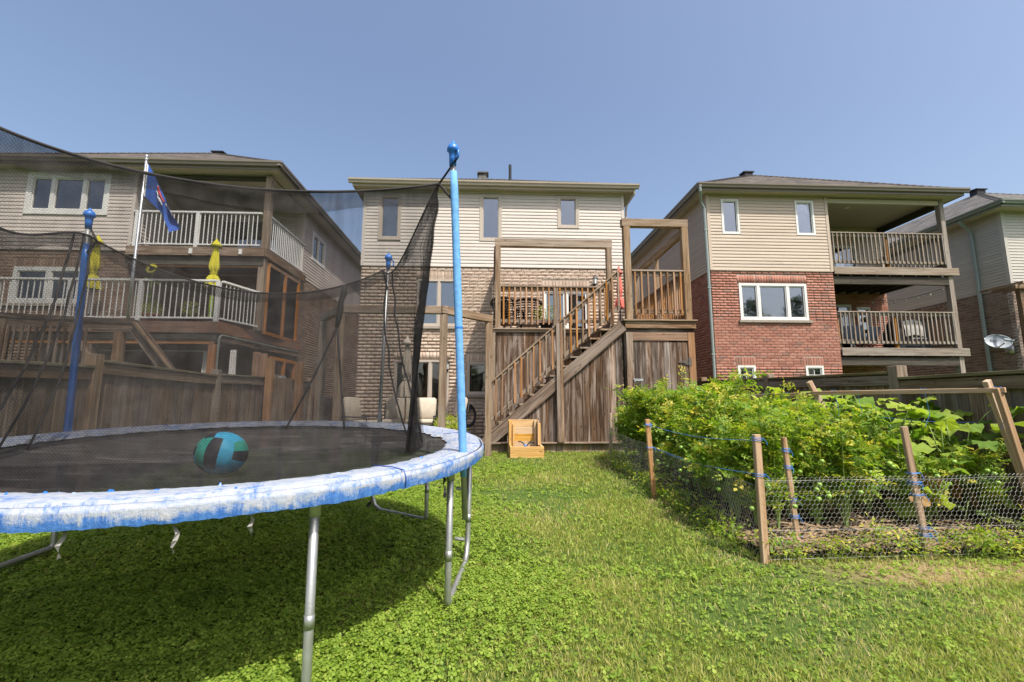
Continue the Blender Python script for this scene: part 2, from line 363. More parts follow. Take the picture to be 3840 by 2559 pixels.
def backing(parent, name, F, u0, u1, z0, z1, ops, mat, d0=.014, d1=.15):
    zs = sorted({z0, z1} | {z for o in ops for z in o[2:] if z0 < z < z1}); mb = MB()
    for za, zb in zip(zs, zs[1:]):
        for (a, b) in cut(u0, u1, ops, za, zb): mb.box(a, b, d0, d1, za, zb)
    return mb.build(name, mat, parent, F)
def brick_var(seed, rough, flat):
    rr = random.Random(seed); nx, nz = 4, 2; v = []; f = []
    for i in range(nx + 1):
        for j in range(nz + 1):
            e = i in (0, nx) or j in (0, nz); x = i / nx - .5; z = j / nz - .5
            if e: x *= 1 - rr.random() * .03 * rough; z *= 1 - rr.random() * .1 * rough; d = .003 * flat
            else: x += rr.uniform(-.06, .06) * rough; d = -.002 - rr.random() * .011 * rough
            v.append((x, d, z))
    g = lambda i, j: i * (nz + 1) + j
    for i in range(nx):
        for j in range(nz): f.append((g(i, j), g(i + 1, j), g(i + 1, j + 1), g(i, j + 1)))
    ring = [g(i, 0) for i in range(nx)] + [g(nx, j) for j in range(nz)] + [g(i, nz) for i in range(nx, 0, -1)] + [g(0, j) for j in range(nz, 0, -1)]
    b = len(v)
    for k in ring: v.append((v[k][0], .05, v[k][2]))
    m = len(ring)
    for k in range(m): f.append((ring[(k + 1) % m], ring[k], b + k, b + (k + 1) % m))
    return v, f
def lay_bricks(F, u0, u1, z0, z1, ops, bw, bh, j, soldiers=()):
    out = []; ch = bh + j; n = int((z1 - z0 + j) / ch + .02); ops2 = list(ops) + [tuple(s) for s in soldiers]
    for k in range(n):
        za = z0 + k * ch; zb = za + bh
        for (a, b) in cut(u0, u1, ops2, za + bh * .3, zb - bh * .3):
            p = a - ((k % 2) * .5 + random.uniform(0, .03)) * (bw + j) if a == u0 else a - random.choice((0, .5)) * (bw + j)
            while p < b:
                q0, q1 = max(p, a), min(p + bw, b)
                if q1 - q0 > .035: out.append((F, (q0 + q1) / 2, za + bh / 2, q1 - q0, bh))
                p += bw + j
    for (a, b, c, d) in soldiers:
        n2 = max(1, round((b - a) / (bh + j))); w = (b - a) / n2
        for i in range(n2): out.append((F, a + (i + .5) * w, (c + d) / 2, w - j, d - c - j))
    return out
def set_bricks(part, bricks, mat, rough, flat, score, nmax=300, seed=1):
    vs = [brick_var(seed * 50 + i, rough, flat) for i in range(8)]; mes = []
    for v, f in vs:
        me = bpy.data.meshes.new('brick'); me.from_pydata(v, [], f); me.materials.append(mat); mes.append(me)
    def sc(b): return score(b[0] @ Vector((b[1], 0, b[2])))
    bricks.sort(key=sc); V = []; Fc = []; T = []; nb = 0
    tri = []
    for v, f in vs:
        t = []
        for q in f:
            for i in range(1, len(q) - 1): t.append((q[0], q[i], q[i + 1]))
        tri.append(np.array(t)); 
    va = [np.array(v) for v, f in vs]
    for i, (F, cx, cz, w, h) in enumerate(bricks):
        k = random.randrange(8); dd = random.uniform(-.0025, .0025)
        if i < nmax and sc(bricks[i]) < 1e5:
            obj('brick', mes[k], None, part, F @ Matrix.Translation((cx, dd, cz)) @ Matrix.Diagonal((w, 1, h, 1)))
        else:
            p = va[k] * np.array([w, 1, h]) + np.array([cx, dd, cz]); Fm = np.array(F)
            V.append(p @ Fm[:3, :3].T + Fm[:3, 3]); Fc.append(tri[k] + nb); nb += len(p); T.append(np.full(len(p), random.random()))
    if V:
        me = fast_mesh('bricks_beyond', np.concatenate(V), np.concatenate(Fc), mat, np.concatenate(T))
        tag(obj('brickwork', me, None, part), kind='stuff')
_sid = {}
def siding(part, F, u0, u1, z0, z1, ops, mat, rh=.1016, joints=True):
    me = _sid.get(mat.name)
    if me is None:
        me = bpy.data.meshes.new('siding_board'); h = rh
        pr = [(.006, .004), (-.0155, 0), (-.017, .005), (-.0155, h * .3), (-.003, h), (.006, h)]
        n = len(pr); v = [(x, d, z) for x in (-.5, .5) for d, z in pr]
        me.from_pydata(v, [], [(i, i + n, (i + 1) % n + n, (i + 1) % n)[::-1] for i in range(n)] + [tuple(range(n)), tuple(range(2 * n - 1, n - 1, -1))])
        me.materials.append(mat); _sid[mat.name] = me
    n = int((z1 - z0) / rh + .3)
    for k in range(n):
        za = z0 + k * rh
        if za + rh > z1 + .04: break
        for (a, b) in cut(u0, u1, ops, za + rh * .3, za + rh * .7):
            cuts = [a, b]
            if joints and b - a > 2.6: cuts = [a, a + random.uniform(.3, .7) * (b - a), b]
            for p, q in zip(cuts, cuts[1:]):
                obj('siding_board', me, None, part, F @ Matrix.Translation(((p + q) / 2, 0, za)) @ Matrix.Diagonal((q - p - .002, 1, 1, 1)))
def window(house, F, u0, u1, z0, z1, mat, cols=(1,), fw=.055, name='window', blind=None, muntin=False, glass=None, out=.02, sash=.03):
    mb = MB(); W_ = u1 - u0
    for a, b, c, d in ((u0, u1, z1 - fw, z1), (u0, u1, z0, z0 + fw), (u0, u0 + fw, z0 + fw, z1 - fw), (u1 - fw, u1, z0 + fw, z1 - fw)):
        mb.box(a, b, -out, .09, c, d)
    tot = sum(cols); x = u0 + fw; iw = W_ - 2 * fw; panes = []
    for i, c in enumerate(cols):
        w = iw * c / tot; a, b = x, x + w
        if i: mb.box(a - fw * .55, a + fw * .55, -out + .003, .087, z0 + fw, z1 - fw); a += fw * .55
        if i < len(cols) - 1: b -= fw * .55
        panes.append((a, b)); x += w
    o = mb.build(name, mat, house, F)
    for (a, b) in panes:
        s = MB()
        for p, q, c, d in ((a, b, z1 - fw - sash, z1 - fw), (a, b, z0 + fw, z0 + fw + sash), (a, a + sash, z0 + fw + sash, z1 - fw - sash), (b - sash, b, z0 + fw + sash, z1 - fw - sash)):
            s.box(p + .001, q - .001, .005, .06, c, d)
        if muntin:
            for fr in (.5,): s.box(a + (b - a) * fr - .008, a + (b - a) * fr + .008, .02, .034, z0 + fw + sash, z1 - fw - sash)
            s.box(a + sash, b - sash, .021, .033, z1 - fw - .22, z1 - fw - .205)
        s.build('sash', mat, o, F)
        MB().box(a + sash * .5, b - sash * .5, .036, .044, z0 + fw + sash * .5, z1 - fw - sash * .5).build('pane', glass or M_['glass'], o, F)
    if blind:
        s = MB(); a, b = u0 + fw + .02, u1 - fw - .02; z = z1 - fw - .03
        while z > z0 + fw + blind:
            s.add([(a, .115, z), (b, .115, z), (b, .14, z + .012), (a, .14, z + .012)], [(0, 1, 2, 3)]); z -= .026
        s.build('blind', M_['blind'], o, F)
    return o
def trim(house, F, u0, u1, z0, z1, mat, name='corner_trim', d0=-.024, d1=.02):
    return MB().box(u0, u1, d0, d1, z0, z1).build(name, mat, house, F)
def hip_roof(house, x0, x1, y0, y1, z, tn, mat):
    xc = (x0 + x1) / 2; h = (x1 - x0) / 2; zr = z + h * tn; mb = MB()
    mb.add([(x0, y0, z), (x1, y0, z), (x1, y1, z), (x0, y1, z), (xc, y0 + h, zr), (xc, y1 - h, zr)],
        [(0, 1, 4), (1, 2, 5, 4), (2, 3, 5), (3, 0, 4, 5)])
    mb.add([(x0, y0, z - .02), (x1, y0, z - .02), (x1, y1, z - .02), (x0, y1, z - .02), (x0, y0, z), (x1, y0, z), (x1, y1, z), (x0, y1, z)],
        [(0, 1, 5, 4), (1, 2, 6, 5), (2, 3, 7, 6), (3, 0, 4, 7)])
    r = mb.build('roof', mat, house)
    # hip caps: overlapped cap shingles down the front hips
    cap = bpy.data.meshes.new('ridge_cap'); cap.from_pydata([(-.14, -.09, -.05), (-.14, 0, .008), (-.14, .09, -.05), (.14, -.09, -.035), (.14, 0, .024), (.14, .09, -.035)], [], [(0, 3, 4, 1), (1, 4, 5, 2), (3, 5, 4)]); cap.materials.append(mat)
    A = Vector((xc, y0 + h, zr))
    for c in (Vector((x0, y0, z)), Vector((x1, y0, z))):
        L = (A - c).length; n = int(L / .2)
        for i in range(n):
            obj('ridge_cap', cap, None, r, frameM(c.lerp(A, (i + .5) / n) + Vector((0, 0, .02)), c - A, (0, 0, 1)))
    return r
def gutter(house, p0, p1, outw, mat, name='gutter'):
    p0, p1, o = Vector(p0), Vector(p1), Vector(outw).normalized(); pr = [(0, -.125), (.075, -.125), (.085, -.075), (.118, -.045), (.125, 0), (.112, 0), (.108, -.02), (0, -.02)]
    n = len(pr); v = [p + o * a + Vector((0, 0, b)) for p in (p0, p1) for a, b in pr]
    return MB().add(v, [(i, i + n, (i + 1) % n + n, (i + 1) % n) for i in range(n)] + [tuple(range(n)), tuple(range(2 * n - 1, n - 1, -1))]).build(name, mat, house)
def soffit_run(house, p0, p1, inw, depth, mat, pw=.125, t=.012):
    """panels side by side under the eave, each a shallow tray with a turned-up edge"""
    p0, p1 = Vector(p0), Vector(p1); L = (p1 - p0).length; n = max(1, int(L / pw)); u = (p1 - p0) / L; w = L / n; inw = Vector(inw)
    key = ('sof', round(w, 3), round(depth, 3), mat.name); me = _bc.get(key)
    if me is None:
        me = bpy.data.meshes.new('soffit_panel'); hw = w / 2; hd = depth / 2
        v = []
        for y in (-hd, hd):
            v += [(-hw, y, .012), (-hw + .012, y, 0), (-.004, y, 0), (0, y, .006), (.004, y, 0), (hw - .004, y, 0), (hw, y, .012)]
        me.from_pydata(v, [], [(i, i + 1, i + 8, i + 7)[::-1] for i in range(6)]); me.materials.append(mat); _bc[key] = me
    for i in range(n):
        x = u; z = Vector((0, 0, 1)); y = z.cross(x)
        M = Matrix((x, y, z)).transposed().to_4x4(); M.translation = p0 + u * ((i + .5) * w) + inw * (depth / 2)
        obj('soffit_panel', me, None, house, M)
def downspout(house, pts, mat, r=.035):
    mb = MB(); mb.tube(pts, r, 8); o = mb.build('downspout', mat, house)
    for p in pts[2:]: pass
    return o
def body(house, x0, x1, y0, y1, zb, z1, mlow, mup, skip=()):
    """plain remaining walls (those the picture never faces) and floors inside"""
    for nm, a, b, c, d in (('back_wall', x0, x1, y1 - .15, y1), ('left_wall', x0, x0 + .14, y0 + .16, y1 - .16), ('right_wall', x1 - .14, x1, y0 + .16, y1 - .16)):
        if nm in skip: continue
        MB().box(a, b, c, d, .1, zb).build(nm, mlow, house); MB().box(a, b, c, d, zb + .002, z1).build('upper_' + nm, mup, house)
def floors(house, x0, x1, y0, y1, zs):
    for z in zs: MB().box(x0 + .16, x1 - .16, y0 + .2, y1 - .2, z - .25, z).build('floor_slab', M_['room'], house)
    MB().box(x0 + .16, x1 - .16, y0 + 3.4, y0 + 3.5, .3, zs[-1]).build('inner_wall', M_['room'], house)
def roof_vent(house, p, w=.3, d=.3, h=.16, mat=None):
    x, y, z = p; mb = MB(); mb.box(x - w * .38, x + w * .38, y - d * .38, y + d * .38, z - .25, z + h * .6)
    mb.add([(x - w / 2, y - d / 2, z + h * .6 + .003), (x + w / 2, y - d / 2, z + h * .6 + .003), (x + w / 2, y + d / 2, z + h * .6 + .003), (x - w / 2, y + d / 2, z + h * .6 + .003),
        (x - w / 2, y - d / 2, z + h * .8), (x + w / 2, y - d / 2, z + h * .8), (x + w / 2, y + d / 2, z + h), (x - w / 2, y + d / 2, z + h)],
        [(0, 3, 2, 1), (4, 5, 6, 7), (0, 1, 5, 4), (1, 2, 6, 5), (2, 3, 7, 6), (3, 0, 4, 7)])
    return mb.build('roof_vent', mat or M_['black'], house)
def lantern(house, p, name='wall_lantern'):
    x, y, z = p; mb = MB()
    mb.box(x - .03, x + .03, y - .02, y + .001, z - .14, z - .02); mb.tube([(x, y - .01, z - .08), (x, y - .1, z - .14), (x, y - .12, z - .1)], .01, 6)
    mb.lathe([(.055, -.085), (.062, -.075), (.062, -.065)], (x, y - .12, z), 6); mb.lathe([(.085, .1), (.05, .16), (.012, .19), (.012, .22)], (x, y - .12, z), 6)
    for k in range(6): a = k * math.pi / 3; mb.tube([(x + .056 * math.cos(a), y - .12 + .056 * math.sin(a), z - .07), (x + .074 * math.cos(a), y - .12 + .074 * math.sin(a), z + .1)], .005, 4)
    o = mb.build(name, M_['black'], house)
    g = MB(); g.lathe([(.05, -.065), (.066, .098)], (x, y - .12, z), 6); g.build('lantern_glass', M_['blind'], o); return o
def rail_white(parent, p0, p1, zf, h=1.0, sp=.115, posts=()):
    """white aluminium guard between p0 and p1 (xy)"""
    a, b = Vector((p0[0], p0[1], 0)), Vector((p1[0], p1[1], 0)); d = (b - a); L = d.length; u = d / L; nrm = Vector((u.y, -u.x, 0))
    up = Vector((0, 0, 1))
    board('top_rail', a + up * (zf + h), b + up * (zf + h), .075, .05, M_['white'], parent, (0, 0, 1))
    board('bottom_rail', a + up * (zf + .09), b + up * (zf + .09), .045, .04, M_['white'], parent, (0, 0, 1))
    for f in posts: q = a + u * (L * f); board('rail_post', q + up * zf, q + up * (zf + h - .03), .09, .09, M_['white'], parent, nrm)
    n = int(L / sp)
    for i in range(1, n): q = a + u * (L * i / n); board('baluster', q + up * (zf + .11), q + up * (zf + h - .025), .022, .022, M_['white'], parent, nrm)
def rail_wood(parent, p0, p1, zf, h, matr, matb, sp=.13, bw=.038, skip=(), face=None, brmat=None, over=.05):
    """picket rail: cap, two rails, pickets nailed on the outer face"""
    a, b = Vector((p0[0], p0[1], 0)), Vector((p1[0], p1[1], 0)); L = (b - a).length; u = (b - a) / L
    n = Vector(face) if face else Vector((u.y, -u.x, 0)); up = Vector((0, 0, 1))
    board('cap_rail', a + up * (zf + h - .018), b + up * (zf + h - .018), .12, .036, matr, parent, (0, 0, 1))
    board('top_rail', a + up * (zf + h - .085), b + up * (zf + h - .085), .085, .038, brmat or matr, parent, n)
    board('bottom_rail', a + up * (zf + .19), b + up * (zf + .19), .085, .038, brmat or matr, parent, n)
    k = int(L / sp)
    for i in range(k):
        q = a + u * ((i + .5) * L / k) + n * (.019 + bw / 2 + .001)
        z0, z1 = zf + .19 - .042 - over, zf + h - .045
        board('baluster', q + up * z0, q + up * z1, bw, bw, matb, parent, n)
# ------------------------------------------------------------------ the ground
def ground():
    xs = [-160, -60, -25] + [x * .5 - 12 for x in range(0, 49)] + [25, 60, 160]; ys = [-160, -40, -8] + [y * .4 - 2 for y in range(0, 36)] + [16, 25, 60, 300]
    v = []
    for x in xs:
        for y in ys:
            z = gz(y) if y > -3 else gz(-3)
            z += .012 * mnoise.noise(Vector((x * .9, y * .9, 0))) * (1 if abs(x) < 12 and y < 9 else 0); v.append((x, y, z - .012))
    n = len(ys); f = [(i * n + j, (i + 1) * n + j, (i + 1) * n + j + 1, i * n + j + 1) for i in range(len(xs) - 1) for j in range(n - 1)]
    m, t, out = newmat('lawn_ground'); vv, r = coords(t, (1, 1, 1), rnd=False)
    n1 = noise(t, vv, 2.2, 6, .65); n2 = noise(t, vv, 60, 4, .7)
    c = ramp(t, n2, [(.3, (.035, .06, .014)), (.55, (.075, .125, .026)), (.75, (.13, .17, .05))])
    k = nd(t, 'ShaderNodeMapRange', {0: n1, 1: .56, 2: .72, 3: 0, 4: .7})
    c = mix(t, k.outputs[0], c, (.2, .16, .085))
    sp = nd(t, 'ShaderNodeSeparateXYZ', {0: vv}); dy = mth(t, 'ABSOLUTE', mth(t, 'SUBTRACT', sp.outputs[1], mth(t, 'MULTIPLY_ADD', n1, .5, 3.22))); a1 = nd(t, 'ShaderNodeMapRange', {0: dy, 1: .08, 2: .3, 3: 1, 4: 0}); a2 = nd(t, 'ShaderNodeMapRange', {0: sp.outputs[0], 1: 2.2, 2: 3.0, 3: 0, 4: .9})
    c = mix(t, mth(t, 'MULTIPLY', a1.outputs[0], a2.outputs[0]), c, (.30, .21, .12)); bsdf(t, out, c, .95, .1, bump(t, n2, .8, .02))
    o = MB().add(v, f).build('ground', m); tag(o, kind='structure')
ground()
pv = MB()
for i in range(11):
    for k in range(6): pv.box(-4.9 + i * .46 + .006, -4.9 + (i + 1) * .46 - .006, 10.1 + k * .46 + .006, 10.1 + (k + 1) * .46 - .006, .2, .252)
tag(pv.build('patio', plain('grey_patio_stone', (.3, .28, .25), .9, .1, .15, 6)), kind='structure')

# ------------------------------------------------------------------ middle house
def middle_house():
    h = thing('middle_house', (.1, 13, .24), 'beige brick house with cream siding behind the wooden deck stairs', 'house')
    X0, X1, Y, ZB, ZS, Y1 = -3.8, 4.0, 13.0, 5.19, 7.575, 24.; F = wf((0, Y, 0), (1, 0, 0))
    lo = [(-2.17, -.9, 3.40, 4.79), (1.51, 2.87, 2.97, 4.50), (-2.75, -1.2, .35, 2.42), (-.69, .5, 1.44, 2.36)]
    up = [(-3.31, -2.75, 6.02, 7.34), (-.32, .24, 6.03, 7.40), (2.02, 2.58, 6.47, 7.40)]
    bp = backing(h, 'brick_wall', F, X0, X1, .1, ZB, lo, M_['buffmortar'])
    br = lay_bricks(F, X0, X1, .25, ZB, lo, .235, .088, .012, [(-2.2, -.88, 4.79, 5.05), (1.48, 2.9, 4.50, 4.80), (-2.78, -1.17, 2.42, 2.66), (-.72, .53, 2.36, 2.60)])
    def score(p):
        hid = (p.x > -.05 and p.z < 3.9) or (p.z < .9) or p.x > 3.3
        return (1e6 if hid else 0) + abs(p.x - .2) - (3 if p.x > -1.9 else 0) + (0 if p.z > 3 else 2)
    set_bricks(bp, br, M_['buff'], 1, 1, score, seed=1)
    sp = backing(h, 'siding_wall', F, X0, X1, ZB + .002, ZS + .05, up, M_['side_mid'])
    siding(sp, F, X0 + .05, X1 - .05, ZB, ZS - .1, [(a - .05, b + .05, c - .05, d + .05) for a, b, c, d in up], M_['side_mid'])
    trim(h, F, X0 - .02, X0 + .07, ZB, ZS, M_['side_mid']); trim(h, F, X1 - .07, X1 + .02, ZB, ZS, M_['side_mid'])
    trim(h, F, X0 + .07, X1 - .07, ZS - .1, ZS + .02, M_['side_mid'], 'frieze_board', -.02)
    trim(h, F, X0, X1, ZB - .012, ZB + .012, M_['side_mid'], 'starter_strip', -.028)
    for i, (a, b, c, d) in enumerate(up):
        o = window(h, F, a, b, c, d, M_['beige'], blind=.22 if i < 2 else .62, fw=.045, sash=.022); casing(o, F, a, b, c, d, M_['beige'])
    o = window(h, F, *lo[0], M_['beige'], (1, 1)); sill(o, F, -2.25, -.82, 3.40)
    o = window(h, F, *lo[1], M_['vinyl'], (1, 1), name='patio_door', sash=.05); MB().add([(2.25, .12, 3.05), (2.62, .12, 3.05), (2.62, .12, 4.4), (2.4, .12, 4.4)], [(0, 1, 2, 3)]).build('curtain', M_['whitecloth'], o, F)
    window(h, F, *lo[2], M_['beige'], (1, 1, 1), name='patio_door', glass=M_['glassd']); o = window(h, F, *lo[3], M_['beige'], (1, 1), glass=M_['glassd']); sill(o, F, -.75, .55, 1.44)
    body(h, X0, X1, Y, Y1, ZB, ZS, M_['tanbrick'], M_['side_mid']); floors(h, X0, X1, Y, Y1, (.3, 2.95, 5.3, 7.75))
    ey, ez, exl, exr = 12.76, 7.72, -4.1, 4.32
    hip_roof(h, exl, exr, ey - .02, Y1 + .4, ez, .535, M_['shingle'])
    MB().box(exl, exr, ey, ey + .025, ez - .19, ez - .022).build('fascia', M_['gutter'], h)
    for x, nm in ((exl, 'fascia'), (exr - .025, 'fascia')): MB().box(x, x + .025, ey + .026, Y1 + .4, ez - .19, ez - .022).build(nm, M_['gutter'], h)
    gutter(h, (exl - .1, ey, ez), (exr + .1, ey, ez), (0, -1, 0), M_['gutter'])
    soffit_run(h, (exl + .03, ey + .03, ez - .17), (exr - .03, ey + .03, ez - .17), (0, 1, 0), .23, M_['soffit'])
    for a, b in ((exl + .03, X0 - .02), (X1 + .02, exr - .03)): MB().box(a, b, 13.0, Y1, ez - .175, ez - .165).build('side_soffit', M_['soffit'], h)
    downspout(h, [(4.28, 12.74, 7.55), (4.28, 12.76, 7.45), (4.12, 13.02, 7.22), (4.1, 13.08, 7.05), (4.1, 13.08, .4)], M_['gutter'])
    roof_vent(h, (-.32, 14.6, 8.75), .38, .34, .26, M_['shingle_gr'])
    mb = MB(); mb.lathe([(.075, -.3), (.075, .02), (.05, .05), (.05, .62), (.04, .62)], (.62, 14.9, 8.85), 10); mb.build('vent_pipe', M_['black'], h)
    lantern(h, (3.05, 12.99, 4.74)); lantern(h, (-1.25, 12.99, 2.22))
def casing(o, F, a, b, c, d, mat, w=.05):
    mb = MB()
    for p, q, r, s in ((a - w, b + w, d, d + w), (a - w, b + w, c - w, c), (a - w, a, c, d), (b, b + w, c, d)): mb.box(p, q, -.028, .0, r, s)
    mb.build('casing', mat, o, F)
def sill(o, F, a, b, z): MB().box(a, b, -.06, .06, z - .075, z - .002).build('sill', M_['stone'], o, F)
middle_house()

# ------------------------------------------------------------------ right house
def right_house():
    h = thing('right_house', (8.5, 13, .3), 'red brick house with sand siding and two stacked wooden balconies', 'house')
    X0, XC, X1, Y, YR, ZB, ZS, Y1 = 6.61, 10.43, 14.3, 13.0, 15.4, 5.19, 7.6, 25.; F = wf((0, Y, 0), (1, 0, 0)); FS = wf((X0, 0, 0), (0, -1, 0)); FR = wf((0, YR, 0), (1, 0, 0)); FI = wf((XC, 0, 0), (0, 1, 0))
    lo = [(7.44, 9.54, 3.66, 4.79), (7.24, 7.78, 1.5, 2.30), (9.30, 9.85, 1.5, 2.30)]; up = [(7.05, 7.61, 6.33, 7.46), (9.40, 10.0, 6.33, 7.46)]
    bp = backing(h, 'brick_wall', F, X0, XC, .1, ZB, lo, M_['redmortar'])
    br = lay_bricks(F, X0, XC, .6, ZB, lo, .215, .072, .011, [(7.40, 9.58, 4.79, 5.04), (7.2, 7.82, 2.30, 2.55), (9.26, 9.89, 2.3, 2.55)])
    set_bricks(bp, br, M_['red'], .25, .6, lambda p: (1e6 if p.z < 1.7 else 0) + abs(p.z - 3.0), seed=3)
    bs = backing(h, 'brick_side_wall', FS, -Y1, -Y - .016, .1, ZB, [], M_['redmortar'])
    set_bricks(bs, lay_bricks(FS, -18.0, -Y - .005, .8, ZB, [], .215, .072, .011), M_['red'], .25, .6, lambda p: p.y, 120, seed=4)
    rw = [(13.1, 13.6, 3.3, 4.62), (11.2, 12.9, 2.85, 4.7)]; ru = [(11.6, 13.3, 5.3, 6.9)]
    bk = backing(h, 'recess_brick_wall', FR, XC, X1, .1, ZB, rw, M_['redmortar'])
    set_bricks(bk, lay_bricks(FR, XC, X1, .9, ZB, rw, .215, .072, .011), M_['red'], .25, .6, lambda p: -p.z, 120, seed=5)
    backing(h, 'inner_recess_wall', FI, Y + .16, YR, .1, ZB, [], M_['red'], .002)
    s1 = backing(h, 'siding_wall', F, X0, XC, ZB + .002, ZS + .05, up, M_['side_right']); siding(s1, F, X0 + .05, XC - .05, ZB, ZS - .05, [(a - .01, b + .01, c - .01, d + .01) for a, b, c, d in up], M_['side_right'])
    s2 = backing(h, 'siding_side_wall', FS, -Y1, -Y - .016, ZB + .002, ZS + .05, [], M_['side_right']); siding(s2, FS, -Y1, -Y - .05, ZB, ZS - .05, [], M_['side_right'], joints=True)
    s3 = backing(h, 'recess_siding_wall', FR, XC, X1, ZB + .002, ZS + .05, ru, M_['side_right']); siding(s3, FR, XC + .05, X1 - .05, ZB, ZS - .05, ru, M_['side_right'])
    s4 = backing(h, 'inner_siding_wall', FI, Y + .16, YR, ZB + .002, ZS + .05, [], M_['side_right'], .002); siding(s4, FI, Y + .05, YR - .03, ZB, ZS - .05, [], M_['side_right'])
    for Fx, a in ((F, X0 - .02), (F, XC - .07), (FR, X1 - .07)): trim(h, Fx, a, a + .09, ZB, ZS, M_['side_right'])
    trim(h, FS, -Y - .07, -Y + .02, ZB, ZS, M_['side_right'], d0=-.022); trim(h, FI, Y - .02, Y + .07, ZB, ZS, M_['side_right'], d0=-.022)
    trim(h, F, X0, XC, ZB - .012, ZB + .012, M_['side_right'], 'starter_strip', -.028); trim(h, FS, -Y1, -Y, ZB - .012, ZB + .012, M_['side_right'], 'starter_strip', -.026)
    for a in up: window(h, F, *a, M_['vinyl'], fw=.06, sash=.025)
    o = window(h, F, *lo[0], M_['vinyl'], (1, 1.75, 1), fw=.075); sill(o, F, 7.38, 9.62, 3.66)
    MB().box(8.1, 8.75, .3, .34, 3.62, 3.92).build('sideboard', M_['newpine'], o, F)
    for a in lo[1:]: o = window(h, F, *a, M_['vinyl'], (1,), fw=.06, muntin=True); MB().box(a[0] + .08, a[1] - .08, .13, .14, 1.5, 2.22).build('curtain', M_['blind'], o, F)
    window(h, FR, *rw[0], M_['vinyl']); window(h, FR, *rw[1], M_['vinyl'], (1, 1), name='patio_door', glass=M_['glassd']); window(h, FR, *ru[0], M_['vinyl'], (1, 1), name='patio_door')
    body(h, X0, X1, YR, Y1, ZB, ZS, M_['redmortar'], M_['side_right'], ('left_wall',)); floors(h, X0, XC, Y, YR, (.3, 2.75, 5.25, 7.75)); floors(h, X0, X1, YR + .2, Y1, (.3, 2.75, 5.25, 7.75))
    ey, ez, exl, exr = 12.70, 7.80, 6.3, 14.68
    hip_roof(h, exl, exr, ey - .02, Y1 + .4, ez, .612, M_['shingle'])
    MB().box(exl, exr, ey, ey + .025, ez - .2, ez - .022).build('fascia', M_['gutter_dk'], h)
    for x in (exl, exr - .025): MB().box(x, x + .025, ey + .026, Y1 + .4, ez - .2, ez - .022).build('fascia', M_['gutter_dk'], h)
    gutter(h, (exl - .1, ey, ez), (exr + .1, ey, ez), (0, -1, 0), M_['gutter_dk']); gutter(h, (exl, ey - .1, ez), (exl, Y1, ez), (-1, 0, 0), M_['gutter_dk'])
    soffit_run(h, (exl + .03, ey + .03, ez - .18), (exr - .03, ey + .03, ez - .18), (0, 1, 0), .29, M_['soffit'])
    soffit_run(h, (exl + .03, Y1, ez - .181), (exl + .03, 13.02, ez - .181), (1, 0, 0), .28, M_['soffit'])
    soffit_run(h, (X1 + .02, Y1, ez - .181), (X1 + .02, 13.02, ez - .181), (1, 0, 0), .35, M_['soffit'], .25)
    # balcony ceiling: long strips running front to back
    for i in range(36):
        x = XC + .02 + i * .107; MB().box(x + .002, x + .105, Y + .03, YR - .02, ez - .19, ez - .178).build('ceiling_strip', M_['soffit'], h)
    cl = MB(); cl.lathe([(.085, -.012), (.085, 0)], (11.75, 13.75, ez - .19), 18); cl.build('ceiling_light', M_['white'], h)
    downspout(h, [(6.24, 12.62, 7.65), (6.25, 12.62, 7.53), (6.38, 12.88, 7.3), (6.49, 12.93, 7.1), (6.5, 12.93, 5.2), (6.5, 12.93, .5)], M_['spout_gr'], .045)
    for z in (6.4, 4.6, 2.6): MB().box(6.44, 6.56, 12.885, 12.98, z, z + .03).build('downspout_strap', M_['spout_gr'], h)
    roof_vent(h, (10.1, 16.5, 10.1), .42, .36, .2)
    # balconies
    bal = M_['balc']
    for zf, nm in ((5.3, 'upper'), (2.80, 'lower')):
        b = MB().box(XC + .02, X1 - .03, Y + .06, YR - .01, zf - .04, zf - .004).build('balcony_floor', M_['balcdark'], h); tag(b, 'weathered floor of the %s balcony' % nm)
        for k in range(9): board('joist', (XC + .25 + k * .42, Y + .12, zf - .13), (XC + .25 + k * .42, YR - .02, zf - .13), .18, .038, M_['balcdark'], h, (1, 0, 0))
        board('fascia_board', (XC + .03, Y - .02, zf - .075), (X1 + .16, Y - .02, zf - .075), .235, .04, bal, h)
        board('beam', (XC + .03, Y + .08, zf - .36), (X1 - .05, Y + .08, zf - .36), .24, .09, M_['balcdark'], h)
        rail_wood(h, (XC + .03, Y + .03), (X1 - .16, Y + .03), zf + .02, 1.14, bal, bal, .135, .036, brmat=bal, over=.0)
        rail_wood(h, (X1 - .05, Y + .2), (X1 - .05, YR - .05), zf + .02, 1.14, bal, bal, .15, .036, over=0)
        board('rail_post', (12.3, Y + .1, zf), (12.3, Y + .1, zf + 1.1), .09, .09, M_['tan'], h)
        board('wall_post', (XC + .06, Y + .12, zf), (XC + .06, Y + .12, zf + 1.12), .09, .09, M_['tan'], h)
    for z0, z1 in ((5.33, 7.56), (2.83, 5.18), (.3, 2.68)): board('post', (X1 - .07, Y + .1, z0), (X1 - .07, Y + .1, z1), .15, .15, bal, h)
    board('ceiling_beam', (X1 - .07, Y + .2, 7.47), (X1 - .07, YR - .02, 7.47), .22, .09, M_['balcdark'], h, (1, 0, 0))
    board('front_beam', (XC + .03, Y + .08, 7.5), (X1 - .15, Y + .08, 7.5), .14, .09, M_['soffit'], h)
    return h
right_house()

